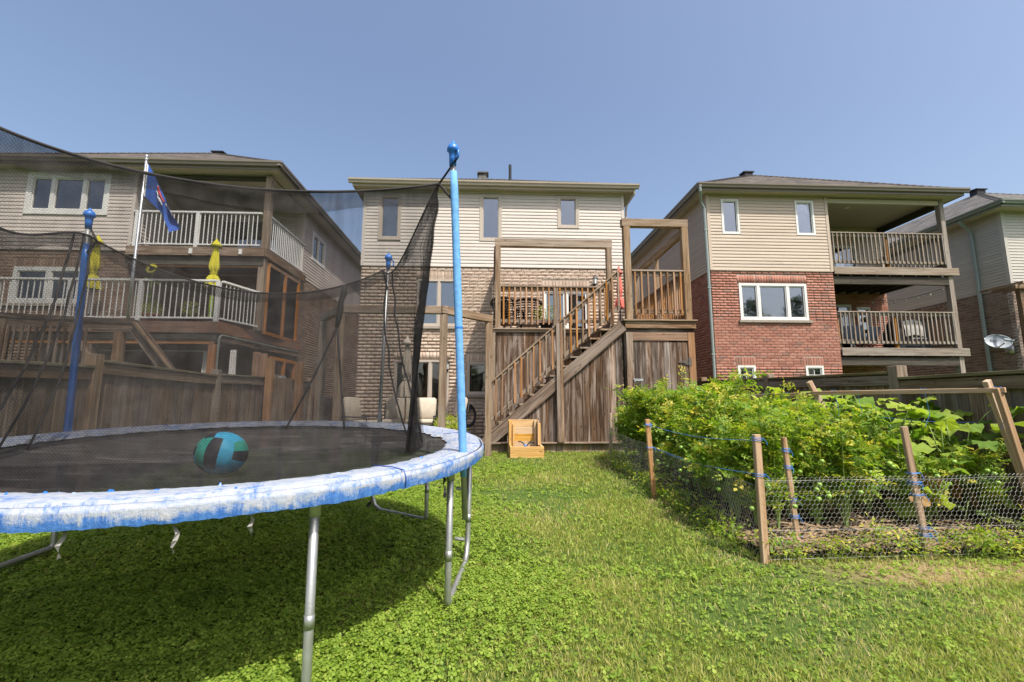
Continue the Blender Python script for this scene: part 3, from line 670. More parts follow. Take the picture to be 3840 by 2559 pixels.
# ------------------------------------------------------------------ left house
def left_house():
    h = thing('left_house', (-9, 12.2, .3), 'tan brick house with cream siding, corner decks and white railings', 'house')
    X0, XC, X1, Y, YR, ZB, ZS, Y1 = -14.4, -9.72, -6.2, 12.2, 14.62, 5.26, 7.5, 25.; F = wf((0, Y, 0), (1, 0, 0)); FR = wf((0, YR, 0), (1, 0, 0)); FS = wf((X1, 0, 0), (0, 1, 0)); FI = wf((XC, 0, 0), (0, 1, 0))
    lo = [(-12.6, -10.82, 3.79, 4.78)]; up = [(-12.52, -10.47, 6.30, 7.36)]
    bp = backing(h, 'brick_wall', F, X0, XC, .1, ZB, lo, M_['tanmortar'])
    set_bricks(bp, lay_bricks(F, X0, XC, .3, ZB, lo, .215, .072, .011, [(-12.65, -10.77, 4.78, 5.02)]), M_['tanbrick'], .35, .6, lambda p: (1e6 if p.z < 1.7 or p.x < -13.6 else 0) - p.z, seed=7)
    sw = [(15.4, 16.5, 6.15, 7.05)]
    bs = backing(h, 'brick_side_wall', FS, YR, Y1, .1, ZB, [], M_['tanmortar'])
    set_bricks(bs, lay_bricks(FS, YR + .01, 23., .5, ZB, [], .215, .072, .011), M_['tanbrick'], .35, .6, lambda p: p.y, 200, seed=8)
    rw = [(-8.9, -7.0, 5.4, 7.2)]
    s1 = backing(h, 'siding_wall', F, X0, XC, ZB + .002, ZS + .05, up, M_['side_left']); siding(s1, F, X0 + .05, XC - .05, ZB, ZS - .04, [(a - .06, b + .06, c - .06, d + .06) for a, b, c, d in up], M_['side_left'])
    s2 = backing(h, 'siding_side_wall', FS, YR, Y1, ZB + .002, ZS + .05, sw, M_['side_left']); siding(s2, FS, YR + .05, Y1, ZB, ZS - .04, [(a - .06, b + .06, c - .06, d + .06) for a, b, c, d in sw], M_['side_left'])
    s3 = backing(h, 'recess_siding_wall', FR, XC, X1, ZB + .002, ZS + .05, rw, M_['side_left']); siding(s3, FR, XC + .03, X1 - .05, ZB, ZS - .04, rw, M_['side_left'])
    s4 = backing(h, 'inner_siding_wall', FI, Y + .16, YR, ZB + .002, ZS + .05, [], M_['side_left'], .002); siding(s4, FI, Y + .05, YR - .03, ZB, ZS - .04, [], M_['side_left'])
    backing(h, 'recess_brick_wall', FR, XC, X1, .1, ZB, [], M_['tanbrick']); backing(h, 'inner_brick_wall', FI, Y + .16, YR, .1, ZB, [], M_['tanbrick'], .002)
    for Fx, a in ((F, X0 - .02), (F, XC - .07), (FR, X1 - .07)): trim(h, Fx, a, a + .09, ZB, ZS, M_['side_left'])
    trim(h, FS, YR - .02, YR + .07, ZB, ZS, M_['side_left'], d0=-.022); trim(h, FI, Y - .02, Y + .07, ZB, ZS, M_['side_left'], d0=-.022)
    trim(h, F, X0, XC, ZB - .012, ZB + .012, M_['side_left'], 'starter_strip', -.028)
    o = window(h, F, *up[0], M_['vinyl'], (1, 1.55, 1), fw=.085); casing(o, F, *up[0], M_['vinyl'], .06)
    o = window(h, F, *lo[0], M_['vinyl'], (1, 1), fw=.11, blind=.05); sill(o, F, -12.75, -10.65, 3.79)
    window(h, FR, *rw[0], M_['vinyl'], (1, 1), name='patio_door'); o = window(h, FS, *sw[0], M_['vinyl'], (1, 1)); casing(o, FS, *sw[0], M_['vinyl'], .06)
    body(h, X0, X1, YR, Y1, ZB, ZS, M_['tanbrick'], M_['side_left'], ('right_wall',)); floors(h, X0, XC, Y, YR, (.3, 3.05, 5.3, 7.65)); floors(h, X0, X1, YR + .2, Y1, (.3, 3.05, 5.3, 7.65))
    ey, ez, exl, exr = 11.88, 7.70, -15.0, -5.82
    hip_roof(h, exl, exr, ey - .02, Y1 + .4, ez, .612, M_['shingle'])
    MB().box(exl, exr, ey, ey + .025, ez - .2, ez - .022).build('fascia', M_['gutter_dk'], h)
    for x in (exl, exr - .025): MB().box(x, x + .025, ey + .026, Y1 + .4, ez - .2, ez - .022).build('fascia', M_['gutter_dk'], h)
    gutter(h, (exl - .1, ey, ez), (exr + .1, ey, ez), (0, -1, 0), M_['gutter_dk']); gutter(h, (exr, ey - .1, ez), (exr, Y1, ez), (1, 0, 0), M_['gutter_dk'])
    soffit_run(h, (exl + .03, ey + .03, ez - .18), (exr - .03, ey + .03, ez - .18), (0, 1, 0), .31, M_['soffit'])
    soffit_run(h, (X1 + .02, Y1, ez - .181), (X1 + .02, Y + .03, ez - .181), (1, 0, 0), .33, M_['soffit'])
    for i in range(32):
        x = XC + .02 + i * .109; MB().box(x + .002, x + .107, Y + .03, YR - .02, ez - .19, ez - .178).build('ceiling_strip', M_['soffit'], h)
    board('front_beam', (XC, Y + .1, 7.42), (X1 - .02, Y + .1, 7.42), .1, .1, M_['balcdark'], h)
    roof_vent(h, (-10.3, 16.5, 10.4), .45, .36, .2)
    # upper deck
    zf = 5.36
    MB().box(XC + .02, X1 - .05, Y - .06, YR - .01, zf - .04, zf - .004).build('deck_floor', M_['balcdark'], h)
    board('fascia_board', (XC - .02, Y - .1, zf - .12), (X1 + .06, Y - .1, zf - .12), .24, .04, M_['deck'], h); board('fascia_board', (X1 + .08, Y - .08, zf - .12), (X1 + .08, YR + .15, zf - .12), .24, .04, M_['deck'], h, (1, 0, 0))
    board('beam', (XC, Y + .0, zf - .37), (X1 + .02, Y + .0, zf - .37), .22, .09, M_['balcdark'], h); board('beam_trim', (XC + .05, Y + .02, zf - .5), (X1 - .1, Y + .02, zf - .5), .05, .04, M_['cedar'], h)
    rail_white(h, (XC + .03, Y - .03), (X1 - .1, Y - .03), zf, 1.0, .115, (.03, .5)); rail_white(h, (X1 + .02, Y + .14), (X1 + .02, YR + .1), zf, 1.0, .115)
    board('post', (X1 + .02, Y + .02, zf), (X1 + .02, Y + .02, 7.44), .17, .17, M_['post'], h); board('post', (X1 - .03, Y + .06, 3.1), (X1 - .03, Y + .06, zf - .26), .17, .17, M_['post'], h)
    for x in (-8.05, -6.75): MB().box(x - .04, x + .04, Y - .15, Y - .1, zf - .2, zf - .06).build('deck_light', M_['white'], h)
    # screened side of the porch below
    for y in (12.45, 13.5, 14.42): board('screen_post', (X1 + .02, y, 3.05), (X1 + .02, y, 5.05), .09, .09, M_['cedar'], h, (1, 0, 0))
    for z in (3.1, 5.02): board('screen_rail', (X1 + .02, 12.5, z), (X1 + .02, 14.4, z), .09, .08, M_['cedar'], h, (1, 0, 0))
    MB().box(X1 + .0, X1 + .006, 12.5, 14.38, 3.14, 4.98).build('insect_screen', sheer('black_screen', (.02, .02, .022), .8, .05), h)
    # lower deck
    zl = 3.12; dx, dy = -6.5, 10.9
    MB().box(XC - 1.9, dx - .05, dy + .03, Y - .01, zl - .04, zl - .004).build('deck_floor', M_['brown'], h); MB().box(XC + .02, X1 - .02, Y + .01, YR - .02, zl - .045, zl - .006).build('porch_floor', M_['brown'], h)
    board('fascia_board', (XC - 1.95, dy, zl - .14), (dx + .02, dy, zl - .14), .27, .04, M_['brown'], h); board('fascia_board', (dx + .04, dy - .02, zl - .14), (X1 + .12, YR, zl - .14), .27, .04, M_['brown'], h, (1, 0, 0))
    board('beam', (XC - 1.9, dy + .05, zl - .36), (dx, dy + .05, zl - .36), .15, .09, M_['balcdark'], h); board('beam_trim', (XC - 1.5, dy + .06, zl - .49), (dx - .05, dy + .06, zl - .49), .09, .05, M_['cedar'], h)
    board('beam', (dx - .02, dy + .1, zl - .38), (X1 + .05, YR, zl - .38), .18, .09, M_['deck'], h, (1, 0, 0))
    rail_white(h, (XC - 1.9, dy + .05), (dx - .06, dy + .05), zl, 1.0, .135, (.0, .325, .645, 1.0)); rail_white(h, (dx - .02, dy + .12), (X1 - .0, Y - .06), zl, 1.0, .11)
    board('post', (dx - .1, dy + .12, .3), (dx - .1, dy + .12, 2.58), .16, .16, M_['cedar'], h); board('post', (-9.4, dy + .12, .3), (-9.4, dy + .12, 2.58), .16, .16, M_['deck'], h)
    for y in (12.35, 12.75): board('lower_post', (X1 - .05, y, .3), (X1 - .05, y, 2.55), .14, .14, M_['cedar'], h, (1, 0, 0))
    for y in (13.0, 13.75, 14.5): board('window_post', (X1 + .03, y, .3), (X1 + .03, y, 2.5), .11, .09, M_['cedar'], h, (1, 0, 0))
    for z in (2.45, .9): board('window_rail', (X1 + .03, 13.05, z), (X1 + .03, 14.45, z), .1, .085, M_['cedar'], h, (1, 0, 0))
    MB().box(X1 - .01, X1 - .002, 13.0, 14.5, .95, 2.4).build('dark_pane', M_['glassd'], h)
    mb = MB(); mb.tube([(dx + .07, dy + .02, .5), (dx + .07, dy + .02, 2.72), (dx + .09, dy + .08, 2.8), (X1 + .16, YR - .2, 2.78)], .022, 8); mb.build('conduit', M_['gutter_gr'], h)
    return h
left_house()
cr = MB(); cr.tube([(-9.3, 11.25, 2.45), (-6.6, 11.25, 2.45)], .012, 6)
cu = thing('curtain_rod', (-8, 11.25, 2.45), 'thin white curtain rod under the white-railed lower deck', 'curtain rod'); cr.build('rod', M_['white'], cu)
def curtain(x, y, w, z0, z1, label, bend=0):
    mb = MB(); mb.grid(lambda a, b: (x + (a - .5) * w * (1 - .35 * abs(b - .45)) + bend * (1 - b) ** 2, y + .03 * math.sin(a * 21 + 3 * b), z0 + (z1 - z0) * b), 24, 10)
    o = mb.build('porch_curtain', M_['whitecloth'], None, smooth=True); tag(o, label, 'curtain', 'white curtains under the left deck')
curtain(-6.85, 11.25, .26, .9, 2.46, 'white gathered curtain just left of the orange deck post', -.12); curtain(-6.33, 11.4, .2, .9, 2.5, 'white gathered curtain just right of the orange deck post')
ub = MB(); ub.box(-5.98, -5.72, 12.7, 12.95, .6, 1.95); ub.box(-6.0, -5.7, 12.68, 12.97, 1.86, 1.9)
tag(ub.build('utility_box', M_['greybox']), 'grey-green utility box standing behind the left fence', 'utility box')

# ------------------------------------------------------------------ far right house
def far_house():
    h = thing('far_house', (19, 13.7, .3), 'grey-brown brick house with greige siding at the right picture edge', 'house')
    X0, X1, Y, ZB, ZS, Y1 = 17.0, 24.7, 13.7, 4.95, 7.58, 26.; F = wf((0, Y, 0), (1, 0, 0)); FS = wf((X0, 0, 0), (0, -1, 0))
    up = [(18.35, 19.6, 5.75, 7.35)]; so = [(-17.05, -16.1, 3.0, 4.75), (-20.5, -18.2, 1.2, 2.15)]
    bp = backing(h, 'brick_side_wall', FS, -Y1, -Y - .016, .1, ZB, so, M_['greymortar'])
    set_bricks(bp, lay_bricks(FS, -21., -Y - .005, .8, ZB, so, .25, .085, .014, [(-20.6, -18.1, 2.15, 2.4), (-17.15, -16.0, 4.75, 4.94)]), M_['greybrick'], .5, .6, lambda p: p.y + (1e6 if p.z < 1.4 else 0), seed=9)
    bf = backing(h, 'brick_wall', F, X0, X1, .1, ZB, [], M_['greymortar'])
    set_bricks(bf, lay_bricks(F, X0, 21., .8, ZB, [], .25, .085, .014), M_['greybrick'], .5, .6, lambda p: p.x, 60, seed=10)
    s1 = backing(h, 'siding_wall', F, X0, X1, ZB + .002, ZS + .05, up, M_['side_far']); siding(s1, F, X0 + .05, 22., ZB, ZS - .02, [(a - .06, b + .06, c - .06, d + .06) for a, b, c, d in up], M_['side_far'], joints=False)
    s2 = backing(h, 'siding_side_wall', FS, -Y1, -Y - .016, ZB + .002, ZS + .05, [], M_['side_far']); siding(s2, FS, -Y1, -Y - .05, ZB, ZS - .02, [], M_['side_far'])
    trim(h, F, X0 - .02, X0 + .09, ZB, ZS, M_['side_far']); trim(h, FS, -Y - .09, -Y + .02, ZB, ZS, M_['side_far'], d0=-.022)
    o = window(h, F, *up[0], M_['vinyl'], blind=.1); casing(o, F, *up[0], M_['vinyl'], .06)
    MB().box(-17.05, -16.1, .02, .05, 3.0, 4.75).build('brown_shutter', M_['brown'], h, FS); MB().box(-17.15, -16.0, -.05, .05, 2.93, 3.0).build('sill', M_['stone'], h, FS)
    MB().box(-20.5, -18.2, .03, .06, 1.2, 2.15).build('brown_panel', M_['deck'], h, FS)
    body(h, X0, X1, Y, Y1, ZB, ZS, M_['greybrick'], M_['side_far'], ('left_wall',)); floors(h, X0, X1, Y, Y1, (.3, 2.7, 5.2, 7.7))
    ey, ez, exl, exr = 13.25, 7.75, 16.55, 25.15
    hip_roof(h, exl, exr, ey - .02, Y1 + .4, ez, .56, M_['shingle_gr'])
    MB().box(exl, exr, ey, ey + .025, ez - .2, ez - .022).build('fascia', M_['gutter_gr'], h); MB().box(exl, exl + .025, ey + .026, Y1 + .4, ez - .2, ez - .022).build('fascia', M_['gutter_gr'], h)
    gutter(h, (exl - .1, ey, ez), (exr + .1, ey, ez), (0, -1, 0), M_['gutter_gr']); gutter(h, (exl, ey - .1, ez), (exl, Y1, ez), (-1, 0, 0), M_['gutter_gr'])
    soffit_run(h, (exl + .03, ey + .03, ez - .18), (20., ey + .03, ez - .18), (0, 1, 0), .44, M_['soffit']); soffit_run(h, (exl + .03, Y1, ez - .181), (exl + .03, 13.72, ez - .181), (1, 0, 0), .4, M_['soffit'], .25)
    downspout(h, [(16.55, 14.6, 7.6), (16.6, 14.6, 7.48), (16.88, 14.62, 7.25), (16.93, 14.62, 7.05), (16.93, 14.62, .5)], M_['spout_gr'], .055)
    roof_vent(h, (20.6, 17.3, 10.0), .5, .4, .2); mb = MB(); mb.lathe([(.09, -.3), (.09, .4), (.07, .4), (.07, .42), (.1, .42), (.1, .55)], (23.4, 17.2, 9.9), 10); mb.build('vent_pipe', M_['black'], h)
far_house()
# ------------------------------------------------------------------ fences
def fence(name, X, bays, label, inner, zg, extra=.05):
    """bays: (y0, y1, cap z at y0, cap z at y1); inner = +1 when the yard lies at larger x"""
    f = thing(name, (X, bays[0][0], zg(bays[0][0])), label, 'fence')
    for i, (y0, y1, za, zb) in enumerate(bays):
        ux = inner * .06
        board('cap_board', (X + inner * .03, y0 + .07, za), (X + inner * .03, y1 - .07, zb), .15, .036, M_['moss'], f, (0, 0, 1))
        board('top_rail', (X + ux, y0 + .07, za - .1), (X + ux, y1 - .07, zb - .1), .135, .038, M_['fence'], f, (1, 0, 0))
        board('bottom_rail', (X + ux, y0 + .07, zg(y0) + .22), (X + ux, y1 - .07, zg(y1) + .22), .09, .038, M_['fence'], f, (1, 0, 0))
        n = int((y1 - y0 - .14) / .132)
        for k in range(n):
            fr = (k + .5) / n; y = y0 + .07 + (y1 - y0 - .14) * fr; zt = za + (zb - za) * fr - .02
            off = .006 if k % 2 else -.006
            board('fence_board', (X + ux - inner * (.038 - off), y, zg(y) + .03), (X + ux - inner * (.038 - off), y, zt), .137, .018, M_['fence'], f, (1, 0, 0), roll=random.uniform(-.03, .03))
        zp = max(za, bays[i - 1][3] if i else za) + .085
        board('post', (X + inner * .02, y0, zg(y0) - .1), (X + inner * .02, y0, zp), .14, .14, M_['post'], f, (1, 0, 0))
    board('post', (X + inner * .02, bays[-1][1], 0), (X + inner * .02, bays[-1][1], bays[-1][3] + .1), .14, .14, M_['post'], f, (1, 0, 0))
    return f
fence('wooden_fence', -5.2, [(1.0, 3.6, 1.5, 1.57), (3.6, 6.15, 1.6, 1.665), (6.15, 8.8, 1.75, 1.71), (8.8, 11.1, 1.74, 1.78), (11.1, 13.3, 1.79, 1.81)], 'weathered wooden board fence along the left yard behind the trampoline net', 1, gz)
fence('wooden_fence', 5.3, [(2.6, 5.66, 1.5, 1.515), (5.66, 8.4, 1.595, 1.655), (8.4, 11.1, 1.665, 1.73), (11.1, 13.4, 1.75, 1.8)], 'weathered wooden board fence behind the vegetable garden', -1, gz)

# ------------------------------------------------------------------ the middle deck with its stair and shed
M_['hinge'] = plain('rusty_dark_steel', (.12, .1, .085), .6, .4, .3, 25, .5)
def deck():
    d = thing('wooden_deck', (2.1, 10, .24), 'raised brown wooden deck with straight stair and storage shed below', 'deck')
    dk, sk, ps, tn = M_['deck'], M_['skirt'], M_['post'], M_['tan']; Yf = 9.35
    # low plinth
    board('plinth_cap', (-.22, Yf - .01, .402), (2.83, Yf - .01, .402), .14, .03, ps, d, (0, 0, 1))
    for k in range(23):
        x = -.18 + k * .131; board('plinth_board', (x, Yf, .2), (x, Yf, .385), .127, .02, ps, d)
    # stringer line
    zs = lambda x: .60 + (x + .03) * (2.92 - .60) / 2.75      # top edge of the stringer
    board('stringer', (-.16, Yf - .02, zs(-.16) - .15), (2.78, Yf - .02, zs(2.78) - .15), .235, .04, dk, d, bev=.005)
    board('stringer', (-.1, Yf + .95, zs(-.1) - .15), (2.78, Yf + .95, zs(2.78) - .15), .235, .04, dk, d)
    nst = 13
    for k in range(nst):
        x = -.02 + k * .2115; z = .41 + (k + 1) * (2.95 - .41) / (nst + 0.0)
        if k < nst - 1: board('tread', (x + .1, Yf - .035, z - .02), (x + .1, Yf + .97, z - .02), .265, .036, ps, d, (0, 0, 1))
        board('riser', (x, Yf + .01, z - .115), (x, Yf + .93, z - .115), .15, .02, dk, d, (1, 0, 0))
    # boards closing the stair side
    x = .4
    while x < 2.82:
        zt = min(zs(x) - .16, 2.9); board('side_board', (x, Yf + .03 + random.uniform(-.004, .004), .39), (x, Yf + .03, zt), .138, .02, sk, d, roll=random.uniform(-.05, .05)); x += .1425
    board('newel_post', (1.38, Yf - .075, .415), (1.38, Yf - .075, 2.845), .068, .06, dk, d); board('newel_post', (1.449, Yf - .075, .415), (1.449, Yf - .075, 2.835), .068, .06, dk, d)
    # stair rail
    zr = lambda x: 1.545 + (x + .09) * (3.985 - 1.545) / 2.76
    board('hand_rail', (-.12, Yf - .03, zr(-.12)), (2.74, Yf - .03, zr(2.74)), .1, .034, ps, d, (-.66, 0, .75))
    board('upper_stair_rail', (-.05, Yf - .03, zr(-.05) - .07), (2.72, Yf - .03, zr(2.72) - .07), .07, .036, dk, d)
    board('lower_stair_rail', (-.05, Yf - .03, zr(-.05) - .79), (2.72, Yf - .03, zr(2.72) - .79), .075, .036, ps, d)
    k = 0
    x = -.03
    while x < 2.74:
        if not 1.33 < x < 1.5:
            board('baluster', (x, Yf - .068, zr(x) - .86), (x, Yf - .068, zr(x) - .03), .037, .037, tn if k % 3 else ps, d)
        x += .1295; k += 1
    # landing over the shed
    zf = 2.955
    for k in range(9): board('deck_board', (2.775, Yf - .02 + k * .143, zf - .018), (4.37, Yf - .02 + k * .143, zf - .018), .137, .034, ps, d, (0, 0, 1))
    board('landing_fascia', (2.82, Yf - .03, 2.85), (4.33, Yf - .03, 2.85), .165, .04, dk, d); board('landing_fascia', (4.34, Yf - .01, 2.85), (4.34, 10.6, 2.85), .165, .04, dk, d, (1, 0, 0))
    board('landing_fascia', (2.81, Yf + .02, 2.83), (2.81, 10.5, 2.83), .2, .04, sk, d, (1, 0, 0))
    board('shed_rim', (2.86, Yf + .01, 2.725), (4.3, Yf + .01, 2.725), .08, .03, sk, d)
    for x, w in ((2.91, .145), (4.235, .15)):
        board('shed_post', (x, Yf, .24), (x, Yf, 2.685), w, .04, tn if x > 4 else dk, d)
    board('shed_header', (2.985, Yf - .002, 2.595), (4.158, Yf - .002, 2.595), .175, .036, tn, d)
    board('side_post', (2.825, Yf + .1, .24), (2.825, Yf + .1, 2.74), .13, .04, sk, d, (1, 0, 0))
    y = Yf + .1
    while y < 10.6: board('shed_side_board', (4.3, y, .24), (4.3, y, 2.76), .138, .02, sk, d, (1, 0, 0)); y += .142
    # shed door: planks, hinge, hasp and pull
    door = MB().box(2.99, 4.15, Yf + .025, Yf + .045, .27, 2.48).build('shed_door', sk, d)
    for k in range(9):
        x = 2.985 + (k + .5) * .1303; board('door_plank', (x, Yf + .012 + random.uniform(-.003, .003), .265), (x, Yf + .012, 2.488 + random.uniform(-.006, .006)), .127, .02, sk, door, roll=random.uniform(-.03, .03))
    hg = MB(); yy = Yf - .004
    hg.add([(4.215, yy - .02, 2.15), (4.175, yy - .02, 2.15), (4.165, yy - .02, 2.13), (4.165, yy - .02, 1.99), (4.18, yy - .02, 1.965), (4.215, yy - .02, 1.97)], [(0, 1, 2, 3, 4, 5)])
    hg.add([(4.155, yy - .012, 2.14), (4.1, yy - .012, 2.12), (4.06, yy - .012, 2.085), (3.96, yy - .012, 2.075), (3.92, yy - .012, 2.06), (3.96, yy - .012, 2.04), (4.06, yy - .012, 2.035), (4.1, yy - .012, 2.0), (4.155, yy - .012, 1.99)], [tuple(range(9))])
    hg.tube([(4.16, yy - .015, 1.98), (4.16, yy - .015, 2.145)], .009, 8); hg.build('strap_hinge', M_['hinge'], door)
    hs = MB(); hs.box(3.02, 3.17, Yf - .006, Yf + .001, 1.655, 1.705); hs.box(2.96, 3.0, Yf - .035, Yf - .02, 1.66, 1.71); hs.tube([(2.98, Yf - .045, 1.69), (2.98, Yf - .06, 1.64), (2.98, Yf - .045, 1.6)], .012, 8); hs.build('hasp', M_['steel'], door)
    hp = MB(); hp.tube([(3.065, Yf, 1.49), (3.065, Yf - .04, 1.47), (3.065, Yf - .04, 1.35), (3.065, Yf, 1.33)], .011, 8); hp.build('pull_handle', M_['black'], door)
    # tall frame on the landing
    for x in (2.935, 4.225): board('tall_post', (x, Yf + .06, zf), (x, Yf + .06, 5.035), .142, .14, ps, d, bev=.006)
    board('top_beam', (2.83, Yf + .06, 5.122), (4.305, Yf + .06, 5.122), .175, .14, ps, d, bev=.006)
    rail_wood(d, (3.01, Yf + .05), (4.15, Yf + .05), zf, 1.1, ps, tn, .127, .038, brmat=dk)
    board('side_beam', (4.23, Yf + .15, 4.95), (4.23, 12.9, 4.95), .17, .09, ps, d, (1, 0, 0))
    for y in (11.15, 12.7): board('side_post', (4.23, y, zf), (4.23, y, 4.86), .12, .12, ps, d, (1, 0, 0))
    rail_wood(d, (4.23, Yf + .18), (4.23, 12.9), zf, 1.1, ps, tn, .127, .038, face=(-1, 0, 0), brmat=dk)
    # main deck
    Ym = 10.6
    for k in range(17): board('deck_board', (.05, Ym - .02 + k * .143, zf - .018), (4.2, Ym - .02 + k * .143, zf - .018), .137, .034, ps, d, (0, 0, 1))
    board('deck_trim', (.02, Ym - .03, 2.9), (2.8, Ym - .03, 2.9), .085, .036, ps, d); board('corner_board', (.045, Ym - .035, .42), (.045, Ym - .035, 2.855), .1, .03, ps, d)
    x = .165
    while x < 2.8: board('skirt_board', (x, Ym, .3), (x, Ym, 2.86), .128, .02, sk, d, roll=random.uniform(-.04, .04)); x += .1325
    y = Ym + .1
    while y < 12.95: board('side_skirt_board', (.05, y, .3), (.05, y, 2.9), .135, .02, sk, d, (1, 0, 0)); y += .1385
    y = Ym + .2
    while y < 12.95: board('privacy_board', (.06, y, 2.96), (.06, y, 4.9), .135, .02, sk, d, (1, 0, 0)); y += .1385
    for x in (.15, 2.87): board('tall_post', (x, Ym + .06, zf), (x, Ym + .06, 4.98), .13, .14, ps, d, bev=.006)
    board('top_beam', (.075, Ym + .06, 5.085), (2.955, Ym + .06, 5.085), .2, .1, ps, d, bev=.006); board('beam_lath', (.22, Ym + .05, 4.972), (2.8, Ym + .05, 4.965), .02, .05, tn, d)
    board('side_beam', (.1, Ym + .15, 4.95), (.1, 12.95, 4.95), .15, .09, ps, d, (1, 0, 0))
    rail_wood(d, (.22, Ym + .05), (2.8, Ym + .05), zf, 1.05, ps, tn, .129, .037, brmat=dk)
    board('mid_post', (1.54, Ym - .0, zf), (1.54, Ym - .0, 3.95), .12, .03, ps, d)
    board('stair_gate_post', (2.79, Yf + .9, zf), (2.79, Yf + .9, 4.0), .1, .1, dk, d)
    return d
deck()

# ------------------------------------------------------------------ half-octagon pergola on the patio
def pergola():
    p = thing('wooden_pergola', (-1.6, 8.3, .2), 'open wooden pergola frame seen through the trampoline net', 'pergola'); ps = M_['post']
    P = [(-3.22, 8.75), (-2.62, 7.95), (-.84, 7.95), (-.05, 8.75)]; zt = 2.82
    for (x, y) in P: board('post', (x, y, gz(y) - .05), (x, y, zt - .07), .125, .125, ps, p, bev=.006)
    ext = lambda a, b, e: (Vector((*a, 0)) - (Vector((*b, 0)) - Vector((*a, 0))).normalized() * e)
    for a, b in zip(P, P[1:]):
        q0, q1 = ext(a, b, .07), ext(b, a, .07); n = Vector((q1.y - q0.y, -(q1.x - q0.x), 0))
        board('beam', q0 + Vector((0, 0, zt + .015)), q1 + Vector((0, 0, zt + .015)), .14, .1, ps, p, n, bev=.006)
pergola()
pg = thing('fence_gate', (-4.4, 10.4, .2), 'narrow wooden gate between the left fence and beige house', 'gate')
for i, x in enumerate((-4.95, -4.3, -3.85)): board('gate_post', (x, 10.4, .2), (x, 10.4, 2.2 - .1 * i), .14, .14, M_['tan'], pg)
for k in range(3): board('gate_board', (-4.8 + k * .14, 10.42, .25), (-4.8 + k * .14, 10.42, 1.75), .13, .02, M_['fence'], pg)

# ------------------------------------------------------------------ new pine planter box on the lawn
def planter():
    z0 = gz(8.6); p = thing('planter_box', (.68, 8.7, z0), 'new pale pine planter box with tall back on the lawn below the stairs', 'planter'); m = M_['newpine']
    x0, x1, y0, y1 = .36, .99, 8.58, 9.05
    for k in range(2): board('front_board', (x0, y0, z0 + .045 + k * .105), (x1, y0, z0 + .045 + k * .105), .103, .035, m, p)
    for x in (x0 + .02, x1 - .02):
        for k in range(2): board('side_board', (x, y0 + .02, z0 + .045 + k * .105), (x, y1, z0 + .045 + k * .105), .103, .035, m, p, (1, 0, 0))
    for k in range(5): board('back_board', (x0 - .02, y1 + .02, z0 + .05 + k * .14), (x1 - .08, y1 + .02, z0 + .05 + k * .14), .138, .03, m, p)
    for x, zt in ((x0 + .03, .68), (x0 + .085, .6), (x1 - .12, .68), (x1 - .035, .61)): board('upright', (x, y1 - .03, z0 + .1), (x, y1 - .03, z0 + zt), .04, .05, m, p)
    for a, b in ((x0 + .0, y1 - .22), (x1 - .075, y1 - .22)): board('side_panel', (a, y1 - .11, z0 + .2), (a, y1 - .11, z0 + .67), .2, .02, m, p, (1, 0, 0))
    MB().box(x0 + .04, x1 - .04, y0 + .03, y1 - .06, z0 + .03, z0 + .15).build('soil_fill', M_['soil'], p)
    return z0
zp = planter()
hs = MB(); hs.tube([(.55 + .1 * math.cos(a * .35), 8.85 + .05 * a / 8, zp + .17 + .1 * math.sin(a * .35)) for a in range(6)], .012, 6); hs.tube([(.68 + .02 * a, 8.88, zp + .17 + .09 * math.sin(a * .3)) for a in range(9)], .012, 6)
tag(hs.build('coiled_hose', M_['black'], None, smooth=True), 'dark hose end coiled in the pine planter box', 'hose')
bn = MB(); bn.lathe([(.005, 0), (.022, .008), (.03, .03), (.022, .055), (.005, .06)], (.66, 8.8, zp + .16), 12)
tag(bn.build('hose_nozzle', M_['bluecap'], None, smooth=True), 'small round blue nozzle lying in the pine planter box', 'nozzle')

# ------------------------------------------------------------------ left neighbour's dark stair rail in front of the lower deck
def stair_left():
    s = thing('wooden_stair', (-8.6, 9.3, .3), 'dark wooden stair railing below the white-railed left deck', 'stair'); m = M_['skirt']; Y = 9.3
    board('top_rail', (-9.72, Y, 2.93), (-7.1, Y, 2.8), .13, .1, m, s, (0, 0, 1)); board('rail_face', (-9.68, Y - .03, 2.8), (-7.12, Y - .03, 2.68), .16, .04, m, s)
    for x, z in ((-9.62, 2.85), (-8.25, 2.75), (-7.4, 2.6)): board('post', (x, Y, .3), (x, Y, z), .14, .14, M_['deck'], s)
    for k in range(12): x = -9.5 + k * .135; board('baluster', (x, Y - .05, 1.5), (x, Y - .05, 2.72), .04, .04, m, s)
    board('stair_stringer', (-7.12, Y - .02, 2.72), (-6.2, Y - .02, 1.6), .26, .05, m, s); board('hand_rail', (-7.1, Y - .08, 2.8), (-6.2, Y - .08, 1.75), .09, .04, M_['post'], s, (.77, 0, .63))
    board('lower_rail', (-8.2, Y - .03, 2.45), (-7.4, Y - .03, 1.6), .12, .04, m, s)
stair_left()
ar = MB()
for r in (.62, .54): ar.tube([(-10.15 + r * math.cos(a), 9.0, 1.55 + r * .95 * math.sin(a)) for a in [k * math.pi / 16 for k in range(17)]], .028, 8)
for k in range(6): a = .3 + k * .5; ar.tube([(-10.15 + .54 * math.cos(a), 9.0, 1.55 + .51 * math.sin(a)), (-10.15 + .62 * math.cos(a), 9.0, 1.55 + .59 * math.sin(a))], .012, 6)
tag(ar.build('garden_arch', M_['white'], None, smooth=True), 'white double-hoop garden arch at the left picture edge', 'garden arch')
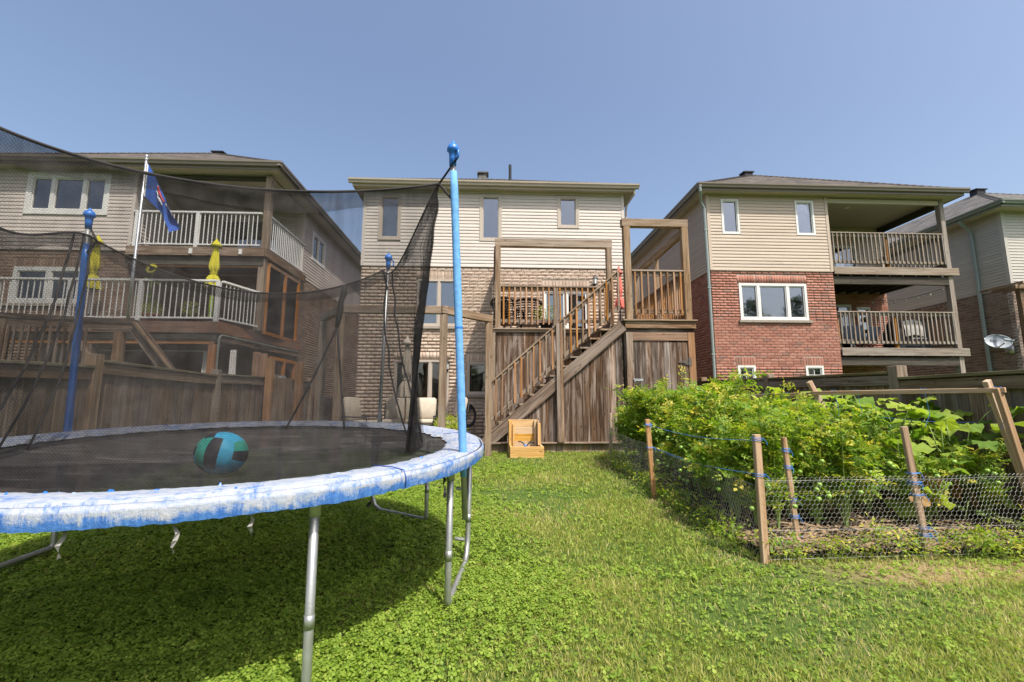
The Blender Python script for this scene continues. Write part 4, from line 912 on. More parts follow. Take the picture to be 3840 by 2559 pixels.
# ------------------------------------------------------------------ trampoline
def padmat():
    m, t, out = newmat('worn_blue_pad'); v, r = coords(t, (1, 1, 1), rnd=False); sp = nd(t, 'ShaderNodeSeparateXYZ', {0: v})
    ang = mth(t, 'ARCTAN2', sp.outputs[1], sp.outputs[0]); rad = mth(t, 'SQRT', mth(t, 'ADD', mth(t, 'MULTIPLY', sp.outputs[0], sp.outputs[0]), mth(t, 'MULTIPLY', sp.outputs[1], sp.outputs[1])))
    pv = nd(t, 'ShaderNodeCombineXYZ', {0: mth(t, 'MULTIPLY', ang, 1.8), 1: rad, 2: sp.outputs[2]}).outputs[0]
    n1 = noise(t, nd(t, 'ShaderNodeMapping', {0: pv, 3: (5, 3, 6)}).outputs[0], 1, 7, .72, .3); n2 = noise(t, nd(t, 'ShaderNodeMapping', {0: pv, 3: (48, 9, 9)}).outputs[0], 1, 5, .7, .2); n3 = noise(t, nd(t, 'ShaderNodeMapping', {0: pv, 3: (9, 30, 9)}).outputs[0], 1, 6, .75)
    low = nd(t, 'ShaderNodeMapRange', {0: sp.outputs[2], 1: -.1, 2: -.035, 3: -.3, 4: .03}).outputs[0]
    f = mth(t, 'ADD', mth(t, 'ADD', n1, mth(t, 'MULTIPLY', mth(t, 'SUBTRACT', mth(t, 'ADD', n2, n3), 1), .45)), low)
    k = nd(t, 'ShaderNodeMapRange', {0: f, 1: .33, 2: .5, 3: 0, 4: 1})
    blue = ramp(t, n2, [(.3, (.03, .11, .36)), (.7, (.08, .21, .48))]); wht = ramp(t, n3, [(.34, (.17, .24, .38)), (.47, (.3, .335, .40)), (.7, (.40, .405, .42))])
    bsdf(t, out, mix(t, k.outputs[0], blue, wht), .6, .3, bump(t, mth(t, 'ADD', n1, mth(t, 'ADD', n2, n3)), .6, .015)); return m
def matmat():
    m, t, out = newmat('black_jump_mat'); v, r = coords(t, (1, 1, 1), rnd=False)
    n1 = noise(t, nd(t, 'ShaderNodeMapping', {0: v, 2: (0, 0, .5), 3: (1, 3.5, 1)}).outputs[0], 1.6, 7, .72, .6); n2 = noise(t, v, 140, 2)
    c = ramp(t, n1, [(.35, (.014, .014, .0145)), (.55, (.03, .029, .029)), (.66, (.085, .078, .073)), (.78, (.2, .18, .17))])
    vo = nd(t, 'ShaderNodeTexVoronoi', {'Vector': v, 'Scale': 9.0}); k = nd(t, 'ShaderNodeMapRange', {0: vo.outputs[0], 1: .03, 2: .05, 3: .8, 4: 0})
    c = mix(t, k.outputs[0], c, (.3, .26, .2)); b = bsdf(t, out, c, .8, .2, bump(t, n2, .3, .004))
    mx = nd(t, 'ShaderNodeMixShader', {0: .915, 1: nd(t, 'ShaderNodeBsdfTransparent').outputs[0], 2: b.outputs[0]}); t.links.new(mx.outputs[0], out.inputs[0]); return m   # open weave: some light passes the holes
C0 = Vector((-1.9, 3.63, gz(3.63))); nrm = Vector((.011, -.045, 1)).normalized()
TR = Vector((0, 0, 1)).rotation_difference(nrm).to_matrix().to_4x4(); TR.translation = C0
tr = thing('trampoline', C0, 'big round trampoline with worn blue-white pad and sagging black safety net', 'trampoline', M=TR)
ZR = .955; RO = 1.82; RI = 1.545
def P(r, a, z): return Vector((r * math.cos(a), r * math.sin(a), z))
PAD = padmat(); MAT = matmat(); steel = M_['steel']
mb = MB(); mb.tube([P(1.76, k * math.pi / 36, ZR - .06) for k in range(72)], .024, 10, closed=True); mb.build('frame_ring', steel, tr, TR, True)
mb = MB(); nr, na = 10, 72
vs = [P(0, 0, ZR - .10)]
for i in range(1, nr + 1):
    for k in range(na):
        a = 2 * math.pi * k / na; r = 1.6 * i / nr; vs.append(P(r, a, ZR - .04 - .06 * (1 - (i / nr) ** 2) + .006 * mnoise.noise(Vector((r * math.cos(a) * 3, r * math.sin(a) * 3, 2)))))
fs = [(0, 1 + k, 1 + (k + 1) % na) for k in range(na)] + [(1 + (i - 1) * na + k, 1 + i * na + k, 1 + i * na + (k + 1) % na, 1 + (i - 1) * na + (k + 1) % na) for i in range(1, nr) for k in range(na)]
mb.add(vs, fs); mb.build('jump_mat', MAT, tr, TR, True)
# pad: torn inner edge, ridge, drooping skirt
mb = MB(); na = 480; prof = 9; vs = []
for k in range(na):
    a = 2 * math.pi * k / na; n1 = mnoise.noise(Vector((math.cos(a) * 4, math.sin(a) * 4, 0))); n2 = mnoise.noise(Vector((math.cos(a) * 22, math.sin(a) * 22, 3))); n3 = mnoise.noise(Vector((math.cos(a) * 60, math.sin(a) * 60, 5)))
    n3 += .8 * mnoise.noise(Vector((math.cos(a) * 130, math.sin(a) * 130, 9)))
    ri = RI + .015 * n1 + .03 * n2 + .016 * n3
    pr = [(ri, ZR - .03 + .006 * n2), (ri + .03, ZR - .008 + .006 * n1), (ri + .1, ZR + .004 + .006 * n2), (RO - .09, ZR + .006 + .005 * n3), (RO - .018, ZR + .004 + .004 * n2), (RO - .004, ZR - .022), (RO + .008, ZR - .004), (RO + .018, ZR - .03 + .006 * n1), (RO + .014 + .006 * n2, ZR - .086 + .012 * n1 + .006 * n3)]
    vs += [P(r, a, z) for r, z in pr]
fs = [(k * prof + j, ((k + 1) % na) * prof + j, ((k + 1) % na) * prof + j + 1, k * prof + j + 1)[::-1] for k in range(na) for j in range(prof - 1)]
TP = TR @ Matrix.Translation((0, 0, ZR)); mb.add([v - Vector((0, 0, ZR)) for v in vs], fs)
pad = mb.build('safety_pad', PAD, tr, TP, True)
sm_ = MB(); sm_.tube([P(RO - .003, k * math.pi / 90, ZR - .012) for k in range(180)], .0065, 6, closed=True); sm_.build('pad_seam', plain('navy_piping', (.03, .035, .05), .8, .2, .3, 20), pad, TR, True)
for a_ in (-150, -95, -38, 22, 80, 140): q_ = MB(); q_.tube([P(RI + .03, R(a_), ZR + .0), P(RO - .1, R(a_), ZR + .012), P(RO + .0, R(a_), ZR + .006), P(RO + .024, R(a_), ZR - .03), P(RO + .022, R(a_), ZR - .08)], .003, 6); q_.build('panel_seam', M_['bluecloth'], pad, TR, True)
sh = MB(); rs = random.Random(4)
for k in range(46):
    a = rs.uniform(-2.6, .2) if k < 40 else rs.uniform(0, 6.28); r = rs.choice((RI + .09, RI + .12, RO - .08)) + rs.uniform(-.02, .03); L = rs.uniform(.006, .022); w = rs.uniform(.005, .02)
    p = P(r, a, ZR + .006); t = P(1, a + math.pi / 2, 0); o = P(1, a, 0); up = Vector((0, 0, rs.uniform(.2, .6) * L))
    sh.cur = rs.choice((0, 0, 1)); sh.add([p - t * w - Vector((0, 0, .01)), p + t * w - Vector((0, 0, .01)), p + t * w * .4 + up * .7 - o * rs.uniform(0, L), p - t * w * .3 + up - o * rs.uniform(0, L)], [(0, 1, 2, 3)])
tag(sh.build('torn_flaps', [M_['bluecap'], plain('faded_blue_vinyl', (.3, .38, .5), .7, .2, .15, 20)], pad, TR), kind='stuff')
# U-shaped legs
def u_leg(ac, half=.225, low=1):
    mb = MB(); r = 1.735; a0, a1 = ac - half, ac + half; q = []
    A, B = P(r, a0, 0), P(r, a1, 0); d = (B - A); L = d.length; u = d / L; zb = .03
    q = [A + Vector((0, 0, ZR - .07)), A + Vector((0, 0, .07)), A + u * .008 + Vector((0, 0, .04)), A + u * .03 + Vector((0, 0, zb)), A + u * .1 + Vector((0, 0, zb)), B - u * .14 * low + Vector((0, 0, zb)), B - u * .06 * low + Vector((0, 0, zb + .04 * low)), B - u * .015 * low + Vector((0, 0, zb + .13 * low)), B + Vector((0, 0, zb + .25 * low)), B + Vector((0, 0, ZR - .07))]
    mb.tube(q, .0215, 10)
    for p in (A, B): mb.tube([p + Vector((0, 0, ZR - .16)), p + Vector((0, 0, ZR - .05))], .027, 10); mb.tube([p + Vector((0, 0, .3)), p + Vector((0, 0, .36))], .0235, 10)
    mb.build('leg', steel, tr, TR, True)
for ac, hf in ((-82, .53), (-4, .21), (57, .23), (117, .21), (177, .21)): u_leg(R(ac - (2 if ac == -4 else 0)), hf + (.025 if ac == -4 else 0), .12 if ac == -82 else 1)
# enclosure poles: steel tube, foam sleeve, cap, pole brackets
poles = []
def pole(a, lean, zt, foam=(.62, 2.62), col='foam', az=.34, thin=False):
    b = P(1.80, a, 0); inw = -P(1, a, 0); top = b + inw * lean[0] + P(1, a + math.pi / 2, 0) * lean[1]; top.z = zt; b.z = az
    o = MB(); o.tube([b, top - Vector((0, 0, .05))], .019, 10); o = o.build('enclosure_pole', steel, tr, TR, True)
    for z in (.40, .72): MB().tube([P(1.735, a, z), P(1.80, a, z)], .012, 8).build('pole_bracket', steel, o, TR)
    if foam:
        f0, f1 = [(z - b.z) / (top.z - b.z) for z in foam]; s = MB(); n = 14
        s.tube([b.lerp(top, f0 + (f1 - f0) * i / n) for i in range(n + 1)], [(.022 if i in (0, n) else .0275) + (.0 if thin else .001 * math.sin(i * 5)) for i in range(n + 1)], 14); s.build('foam_sleeve', M_[col], o, TR, True)
        p = b.lerp(top, f0 + (f1 - f0) * .47); s = MB(); s.tube([p - Vector((0, 0, .006)), p + Vector((0, 0, .006))], .0282, 14); s.build('sleeve_seam', M_['bluecap'], o, TR)
    c = MB(); c.lathe([(.024, -.1), (.027, -.04), (.03, 0), (.044, .012), (.044, .03), (.036, .052), (.018, .066), (.012, .07), (.012, .082), (.004, .088)], top, 16)
    c.tube([top + P(.04, a - .6, .005), top + P(.062, a - .6, .0), top + P(.064, a - .6, -.05), top + P(.045, a - .6, -.065)], .008, 8)
    c.build('pole_cap', M_['bluecap'], o, TR, True); poles.append((a, top)); return o
pole(R(-16), (.15, .0), 3.05, (.80, 2.91), az=.53)
pole(R(70), (.06, -.09), 2.81, None)
pole(R(163), (.0, .0), 2.84, (.5, 2.6), 'bluecap')
pole(R(247), (.0, 0), 2.95, (.6, 2.8))
# net panels, draped between the poles
NET = sheer('black_netting', (.032, .03, .03), .48, .12); NETD = sheer('dense_black_netting', (.02, .019, .019), .82, .06); STRAP = plain('black_webbing', (.025, .023, .022), .7, .2, .2, 20)
def attach(i, off, dz):
    a, t = poles[i]; return t + P(1, a + math.pi, 0) * off + Vector((0, 0, dz))
def net_panel(i0, i1, sag, skew, o0=.16, o1=.16, d0=-.3, d1=-.3, rb=1.36, folds=.02, pow_=1.0, bot0=None, bot1=None, seed=1, zb=ZR - .045):
    A, B = attach(i0, o0, d0), attach(i1, o1, d1); a0, a1 = poles[i0][0], poles[i1][0]
    if a1 < a0: a1 += 2 * math.pi
    def top(s):
        p = A.lerp(B, s); q = s ** skew; p.z -= sag * 4 * q * (1 - q); return p
    def f(s, t):
        T = top(s); a = a0 + (a1 - a0) * s; Bt = P(rb, a, zb)
        if bot0 is not None: Bt = Bt.lerp(bot0, max(0, 1 - s / .25) ** 1.5)
        if bot1 is not None: Bt = Bt.lerp(bot1, max(0, 1 - (1 - s) / .25) ** 1.5)
        p = T.lerp(Bt, 1 - (1 - (1 - t)) if False else t)
        belly = .10 * math.sin(math.pi * t) * math.sin(math.pi * s); c = Vector((p.x, p.y, 0)); p = p - c * (belly * .5)
        w = folds * (mnoise.noise(Vector((s * 26 + seed * 9, t * 2.5, seed))) + .8 * mnoise.noise(Vector((s * 5 + t * 9, t * 7, seed + 4)))) * math.sin(math.pi * min(1, t + .12))
        w *= min(1, (t / .06) ** 2) * (.25 + .75 * min(1, min(s, 1 - s) * 6))
        # gathered drape rolls just under the top edge
        w += folds * .9 * math.sin(t * 46 + 5 * mnoise.noise(Vector((s * 5, 0, seed)))) * math.exp(-t * 9) * min(1, t / .02)
        return p - P(1, a, 0) * w
    mb = MB(); mb.grid(f, 110, 70); o = mb.build('net_panel', NET, tr, TR, True)
    hem = MB(); hem.tube([f(k / 60, 0) for k in range(61)], .0085, 6); hem.build('net_hem', STRAP, o, TR, True)
    fold = MB(); fold.grid(lambda s, t: f(s, t * (.07 + .04 * mnoise.noise(Vector((s * 4, seed, 0))))) + P(.012, a0 + (a1 - a0) * s, 0), 80, 6); fold.build('hem_fold', NET, o, TR, True)
    return f, A, B, o
b0 = P(1.36, R(-22), ZR - .045)
gather = Vector((1.30, -.28, ZR - .03))
fA, Aa, Ab, oA = net_panel(3, 0, .29, .75, o0=.06, o1=.10, d0=-.20, d1=-.22, bot1=gather, seed=1, folds=.022)
fB, Ba, Bb, oB = net_panel(0, 1, .19, 1.6, o0=.10, o1=.10, d0=-.22, d1=-.14, bot0=gather, seed=2, folds=.03)
fC, Ca, Cb, oC = net_panel(1, 2, .36, .95, o0=.10, o1=.12, d0=-.14, d1=-.22, seed=3)
fD, Da, Db, oD = net_panel(2, 3, .42, 1.8, o0=.12, o1=.06, d0=-.22, d1=-.20, seed=4)
# straps tying the net to the pole caps
for i, q in ((0, Ab), (1, Ba if False else Bb), (2, Cb), (3, Aa)):
    t = poles[i][1]; s = MB(); a = poles[i][0]; tt = P(.013, a + math.pi / 2, 0)
    s.add([t + P(.05, a - .6, -.06) - tt, t + P(.05, a - .6, -.06) + tt, q + tt, q - tt], [(0, 1, 2, 3)]); s.tube([q, t + Vector((0, 0, -.34)) + P(.0, a, 0)], .011, 6); s.build('net_strap', STRAP, tr, TR)
# dense overlapped door edge of the net beside the front pole
def edge(t, w):
    p = fA(1.0, t).lerp(fB(.0, t), .5); a = R(-20); return p + P(1, a + math.pi / 2 + 1.2, 0) * w
de = MB(); de.grid(lambda s, t: edge(t, (s - .5) * .03) + Vector((0, 0, 0)), 4, 40); de.build('net_door_edge', NETD, tr, TR, True)
bunch = MB(); bunch.grid(lambda s, t: fB(.012 + s * .1, .55 + .45 * t) + P(.02, R(-20), 0) * math.sin(s * 14), 24, 24); bunch.build('net_bunch', NETD, tr, TR, True)
for s0, s1 in ((.0, .16), (.02, .26)):
    g_ = MB(); g_.grid(lambda s, t: fB(s0 + s * (s1 - s0) * (.35 + .65 * t), t) + P(.02, R(-20), 0) * math.sin(s * 11 + t * 3) * t, 16, 30); g_.build('net_gather', NET, tr, TR, True)
# zip seam of the far panel
zs_ = .16
sm = MB(); c0 = [fC(zs_, t) for t in (0, .06, .12, .18, .24, .30)]; sm.tube([p + Vector((.006 * math.sin(i * 2.2), 0, 0)) for i, p in enumerate(c0)], [.02, .034, .03, .036, .03, .022], 8)
sm.tube([fC(zs_, .3).lerp(fC(zs_ + .17, 1.0), q) + P(.03, R(80), 0) * math.sin(q * 3.1) for q in [k / 8 for k in range(9)]], .011, 6); sm.tube([fC(zs_, .3).lerp(fC(zs_ - .11, 1.0), q) for q in [k / 8 for k in range(9)]], .011, 6); sm.build('net_zip', STRAP, tr, TR, True)
for (f_, a, b) in ((fB, .75, .35), (fB, .9, .6), (fD, .12, .45), (fD, .2, .6), (fD, .05, .3)):
    s = MB(); s.tube([f_(a + (b - a) * q * (1 if q < 1 else 1), q) for q in [k / 10 for k in range(11)]], .008, 6); s.build('net_cord', STRAP, tr, TR, True)
M_['strapgrey'] = plain('faded_strap', (.26, .25, .235), .85, .1, .3, 30)
# loose tie straps under the pad
for a, L in ((-79.8, .13), (-68.4, .15), (-60.3, .12), (-44, .09), (-26.5, .15)):
    rs = random.Random(int(a * 7)); p = P(RO - .01, R(a), ZR - .06); s = MB(); t = P(.009, R(a) + math.pi / 2, 0); o = P(1, R(a), 0); k = 6
    vs = []
    for i in range(k + 1): c = p + Vector((0, 0, -L * i / k)) + o * rs.uniform(-.012, .012) + t * rs.uniform(-1, 1); tw = t * math.cos(i * .8) + o * .011 * math.sin(i * .8); vs += [c - tw, c + tw]
    s.add(vs, [(2 * i, 2 * i + 1, 2 * i + 3, 2 * i + 2) for i in range(k)]); s.build('tie_strap', M_['strapgrey'] if a < -60 else STRAP, tr, TR)
# ball on the mat
def ball():
    r = .132; mb = MB()
    for ax in range(3):
        for sg in (-1, 1):
            for i in range(12):
                for j in range(12):
                    q = []
                    for (di, dj) in ((0, 0), (1, 0), (1, 1), (0, 1)):
                        u, w = math.tan(((i + di) / 6 - 1) * .785), math.tan(((j + dj) / 6 - 1) * .785); p = [0, 0, 0]; p[ax] = sg; p[(ax + 1) % 3] = u; p[(ax + 2) % 3] = w; q.append(Vector(p).normalized() * r)
                    ki, kj = i // 4, j // 4
                    mb.cur = (0, 1, 2)[kj] if ax == 1 else ((2, 1, 0)[kj] if ax == 0 else (1, 2, 2)[ki])
                    mb.add(q, [(0, 1, 2, 3) if sg > 0 else (3, 2, 1, 0)])
    mats = [plain('green_ball_panel', (.03, .30, .22), .5, .3, .15, 30), plain('black_ball_panel', (.02, .022, .028), .55, .3, .2, 30), plain('teal_ball_panel', (.04, .36, .57), .5, .3, .15, 30)]
    Mx = Matrix.Translation(TR @ Vector((.36, -.87, ZR - .085 + r))) @ Matrix.Rotation(.12, 4, 'Z') @ Matrix.Rotation(.15, 4, 'Y') @ Matrix.Rotation(-.1, 4, 'X') @ Matrix.Diagonal((1.02, 1, .9, 1))
    import bmesh
    me = mb.mesh('ball', mats); b = bmesh.new(); b.from_mesh(me); bmesh.ops.remove_doubles(b, verts=b.verts, dist=1e-4); b.to_mesh(me); b.free()
    tag(obj('ball', me, None, None, Mx, True), 'green, black and teal striped ball lying on the trampoline', 'ball')
ball()
# ------------------------------------------------------------------ closed parasols
def parasol(name, p, ztop, zbot, r, mat, label, zfoot, polemat, sleeve=None, cap=None):
    x, y = p; o = thing(name, (x, y, zfoot), label, 'parasol'); H_ = ztop - zbot; mb = MB(); n = 40; rows = 26; vs = []
    for i in range(rows + 1):
        t = i / rows
        prof = .16 + .62 * t ** .8 - .34 * math.exp(-((t - .70) / .07) ** 2) + (.12 * max(0, t - .72) / .28)
        for k in range(n):
            a = 2 * math.pi * k / n; f = 1 + .3 * math.sin(8 * a + 2.2 * math.sin(3 * t) + .6 * math.sin(2 * a)) * min(1, t * 2.2) + .08 * math.sin(3 * a + 5 * t)
            vs.append((x + r * prof * f * math.cos(a), y + r * prof * f * math.sin(a), ztop - H_ * t + .03 * r * math.sin(8 * a) * t))
    fs = [(i * n + k, (i + 1) * n + k, (i + 1) * n + (k + 1) % n, i * n + (k + 1) % n) for i in range(rows) for k in range(n)]
    mb.add(vs, fs); mb.build('folded_canopy', mat, o, None, True)
    v = MB(); v.lathe([(r * .8, -.16), (r * .62, -.1), (r * .25, -.012), (.02, .03), (.012, .05)], (x, y, ztop), 18); v.build('vent_flap', mat, o, None, True)
    ti = MB(); ti.tube([(x + r * .52 * math.cos(a), y + r * .52 * math.sin(a), ztop - H_ * .7) for a in [k * math.pi / 8 for k in range(16)]], .012, 6, closed=True); ti.build('tie_band', mat, o)
    pl = MB(); pl.tube([(x, y, zfoot), (x, y, ztop - .05)], .02, 10); pl.build('pole', polemat, o)
    bs = MB(); bs.lathe([(.22, 0), (.22, .04), (.06, .07), (.04, .2), (.024, .22)], (x, y, zfoot), 20); bs.build('base', M_['black'], o)
    if sleeve: s = MB(); s.tube([(x, y, zfoot + .03), (x, y, zfoot + .72)], .045, 12); s.build('pole_sleeve', sleeve, o)
parasol('patio_parasol', (-6.95, 11.35), 5.27, 4.05, .17, M_['yellow'], 'closed yellow parasol beside the corner of the white-railed left deck', 3.13, M_['steel'], M_['lime'])
parasol('patio_parasol', (-9.88, 11.4), 5.33, 4.0, .17, M_['yellow'], 'closed yellow parasol behind the far-left blue trampoline pole', 3.13, M_['steel'])
parasol('patio_parasol', (-2.05, 11.1), 2.78, 1.35, .17, M_['canvas'], 'closed beige parasol over the patio seats behind the net', .26, M_['post'])
parasol('patio_parasol', (3.2, 10.95), 4.58, 3.55, .12, M_['coral'], 'closed coral red parasol standing on the middle deck', 2.96, M_['black'])
# ------------------------------------------------------------------ flag on its pole
def flag():
    x, y = -8.48, 10.82; o = thing('flagpole', (x, y, 3.05), 'silver flagpole with drooping blue flag on the left deck', 'flagpole')
    m = MB(); m.tube([(x, y, 3.0), (x, y, 4.6), (x, y, 4.61), (x, y, 5.9), (x, y, 5.91), (x, y, 7.12)], [.036, .036, .032, .032, .028, .026], 12); m.build('pole', M_['silver'], o, None, True)
    m = MB(); m.lathe([(.03, 0), (.034, .03), (.016, .06), (.03, .09), (.034, .115), (.02, .145), (.003, .15)], (x, y, 7.1), 14); m.build('finial', M_['silver'], o, None, True)
    def f(s, t):
        # s along the fly, t down the hoist; the fly droops
        top = Vector((x + .06, y, 7.02)); q = top + Vector((0, 0, -.85 * t)); L = 1.5
        dx = L * s * (.60 + .12 * t) * (1 - .10 * s); dz = -L * s * (1.02 - .42 * t) - .28 * s * s * (t) 
        w = .07 * math.sin(s * 7 + t * 5) * s + .05 * math.sin(s * 13 - t * 3) * s
        tw = max(0, s - .45) * .55
        return q + Vector((dx - tw * (t - .1) * .75, -.02 + w + .3 * tw * math.sin(t * 4), dz + tw * t * .55))
    m = MB(); m.grid(f, 44, 26); fl = m.build('flag', M_['bluecloth'], o, None, True)
    m = MB(); m.grid(lambda s, t: f(s * .035, t * .98 + .01) + Vector((-.012, -.004, 0)), 2, 12); m.build('header_band', M_['whitecloth'], fl)
    # emblem: white outline strokes and a red blaze on the cloth
    def stroke(pts, w, mat, nm):
        mm = MB(); P_ = []
        for (s0, t0), (s1, t1) in zip(pts, pts[1:]):
            for k in range(6): P_.append((s0 + (s1 - s0) * k / 6, t0 + (t1 - t0) * k / 6))
        P_.append(pts[-1]); mm.tube([f(s, t) + Vector((0, -.012, 0)) for s, t in P_], w, 5); mm.build(nm, mat, fl)
    stroke([(.30, .40), (.33, .34), (.38, .36), (.37, .50), (.42, .56), (.45, .50)], .012, M_['whitecloth'], 'emblem_outline'); stroke([(.40, .46), (.44, .44), (.50, .52), (.47, .60)], .012, M_['whitecloth'], 'emblem_outline')
    stroke([(.36, .10), (.42, .16), (.48, .22), (.56, .26)], .022, M_['redcloth'], 'emblem_blaze'); stroke([(.34, .09), (.40, .13), (.46, .19)], .008, M_['whitecloth'], 'emblem_outline')
    for k in range(4): stroke([(.60 + .05 * k, .22), (.625 + .05 * k, .27)], .011, M_['whitecloth'], 'emblem_letter')
flag()
# ------------------------------------------------------------------ foliage helpers
def leaf_cloud(cen, siz, n, leaflets, L, rs, up=.3, tlo=.1, thi=.9, shape=None):
    """compound leaves scattered through a volume: returns verts, tris, tint"""
    V = []; F = []; T = []; nb = 0
    for _ in range(n):
        if shape: c = shape(rs)
        else:
            u = rs.normal(size=3); u /= np.linalg.norm(u); c = cen + u * siz * rs.uniform(.35, 1) ** .5
        d = rs.normal(size=3); d[2] = abs(d[2]) * up + rs.uniform(-.5, .4); d /= np.linalg.norm(d); s = np.cross(d, [0, 0, 1]); s /= np.linalg.norm(s) + 1e-6; nn = np.cross(s, d); ro = rs.normal(0, .75); s, nn = s * math.cos(ro) + nn * math.sin(ro), nn * math.cos(ro) - s * math.sin(ro)
        tt = np.clip(rs.normal((tlo + thi) / 2, (thi - tlo) / 3.2), 0, 1); l = L * rs.uniform(.6, 1.3)
        for k in range(leaflets):
            if k == leaflets - 1: p = c + d * l; q = d
            else: fr = (k // 2 + 1) / ((leaflets - 1) // 2 + .6); p = c + d * l * fr * .85; q = d * .45 + s * (1 if k % 2 else -1)
            q = q / np.linalg.norm(q); ll = l * rs.uniform(.34, .52); w = np.cross(q, nn); w = w / (np.linalg.norm(w) + 1e-6) * ll * .27; dr = -nn * ll * rs.uniform(-.1, .35)
            V += [p, p + q * ll * .45 + w + dr * .3 , p + q * ll + dr, p + q * ll * .45 - w + dr * .3 ]; V[-3] = V[-3] + nn * ll * .08; V[-1] = V[-1] + nn * ll * .08
            F += [(nb, nb + 1, nb + 2), (nb, nb + 2, nb + 3)]; nb += 4; T += [np.clip(tt + rs.normal() * .05, 0, 1)] * 4
    return np.array(V), np.array(F), np.array(T)
def plant(name, loc, label, cat, group, meshes, rot, sc=1, mats=None):
    o = thing(name, loc, label, cat, group, Matrix.Translation(loc) @ Matrix.Rotation(rot, 4, 'Z') @ Matrix.Scale(sc, 4)); M = WM[o.name]
    for nm, me in meshes: c = obj(nm, me, None, o, M); 
    return o
def clump_mesh(seed, h, r, n, leaflets, L, mat, **kw):
    rs = np.random.default_rng(seed); return fast_mesh('foliage', *leaf_cloud(np.array([0, 0, h * .55]), np.array([r, r, h * .48]), n, leaflets, L, rs, **kw)[:2], mat, None)
def clump(seed, h, r, n, leaflets, L, mat, **kw):
    rs = np.random.default_rng(seed); v, f, t = leaf_cloud(np.array([0, 0, h * .55]), np.array([r, r, h * .48]), n, leaflets, L, rs, **kw); return fast_mesh('foliage', v, f, mat, t)
def stems(seed, h, r, k, mat, rad=.008):
    rr = random.Random(seed); mb = MB()
    for i in range(k):
        a = rr.uniform(0, 6.28); e = rr.uniform(.2, .8) * r; zt = h * rr.uniform(.6, .95); mb.tube([(0, 0, -.03), (e * .4 * math.cos(a), e * .4 * math.sin(a), zt * .5), (e * math.cos(a), e * math.sin(a), zt)], [rad, rad * .8, rad * .4], 6)
    me = mb.mesh('stem'); me.materials.append(mat); return me
# potted plants and sunflower on the left deck
def pot(p, r, h, mat): m = MB(); m.lathe([(r * .7, 0), (r, h), (r * 1.08, h), (r * 1.08, h - .03), (r * .9, h - .03)], p, 18); return m
def potted(name, p, h, r, mat, label, seed, pr=.14, ph=.2, n=70):
    o = plant(name, p, label, 'potted plant', None, [], 0); M = WM[o.name]
    obj('pot', pot((0, 0, 0), pr, ph, mat).mesh('pot'), mat, o, M, True); M2 = M @ Matrix.Translation((0, 0, ph - .03))
    obj('foliage', clump(seed, h, r, n, 3, .12, M_['squash'], tlo=.3, thi=1), None, o, M2); obj('stem', stems(seed, h, r, 4, M_['stem']), None, o, M2)
terra = plain('terracotta', (.38, .16, .08), .8, .2, .1, 8)
potted('potted_plant', (-8.15, 11.12, 3.13), .3, .2, terra, 'bright green potted plant low on the left deck beside the flagpole', 21)
potted('potted_plant', (-7.55, 11.6, 3.13), .45, .25, M_['black'], 'leafy plant in dark pot behind the middle of the left deck railing', 22)
potted('potted_plant', (-8.75, 11.5, 3.13), .6, .25, M_['black'], 'tall plant in dark pot left of the flagpole on the left deck', 23)
potted('potted_plant', (1.37, 11.1, 2.96), .42, .26, M_['black'], 'light green plant in dark tub on the middle deck beside wicker chairs', 24, .17, .22, 110)
sf = thing('sunflower', (-8.3, 11.2, 3.13), 'single tall sunflower in a pot behind the left deck railing', 'flower'); m = MB(); m.tube([(-8.3, 11.2, 3.3), (-8.32, 11.2, 3.9), (-8.3, 11.17, 4.42)], .014, 6); m.build('stem', M_['stem'], sf)
pot((-8.3, 11.2, 3.13), .15, .22, terra).build('pot', terra, sf)
m = MB(); Fm = Matrix.Translation((-8.29, 11.12, 4.45)) @ Matrix.Rotation(R(75), 4, 'X'); m.lathe([(.055, -.01), (.06, .012), (.03, .02)], n=14, M=Fm); m.build('flower_head', M_['wicker'], sf)
pm = bpy.data.meshes.new('petal'); pm.from_pydata([(.05, 0, 0), (.09, .022, .01), (.15, 0, .015), (.09, -.022, .01)], [], [(0, 1, 2, 3)]); pm.materials.append(M_['yellow'])
for k in range(16): obj('petal', pm, None, sf, Fm @ Matrix.Rotation(k * math.pi / 8, 4, 'Z'))
lf = bpy.data.meshes.new('sun_leaf'); lf.from_pydata([(0, 0, 0), (.1, .07, -.01), (.22, 0, -.05), (.1, -.07, -.01)], [], [(0, 1, 2, 3)]); lf.materials.append(M_['squash'])
for k, z in enumerate((3.7, 3.85, 4.0, 4.15, 4.25)): obj('leaf', lf, None, sf, Matrix.Translation((-8.31, 11.2, z)) @ Matrix.Rotation(k * 2.4, 4, 'Z'))
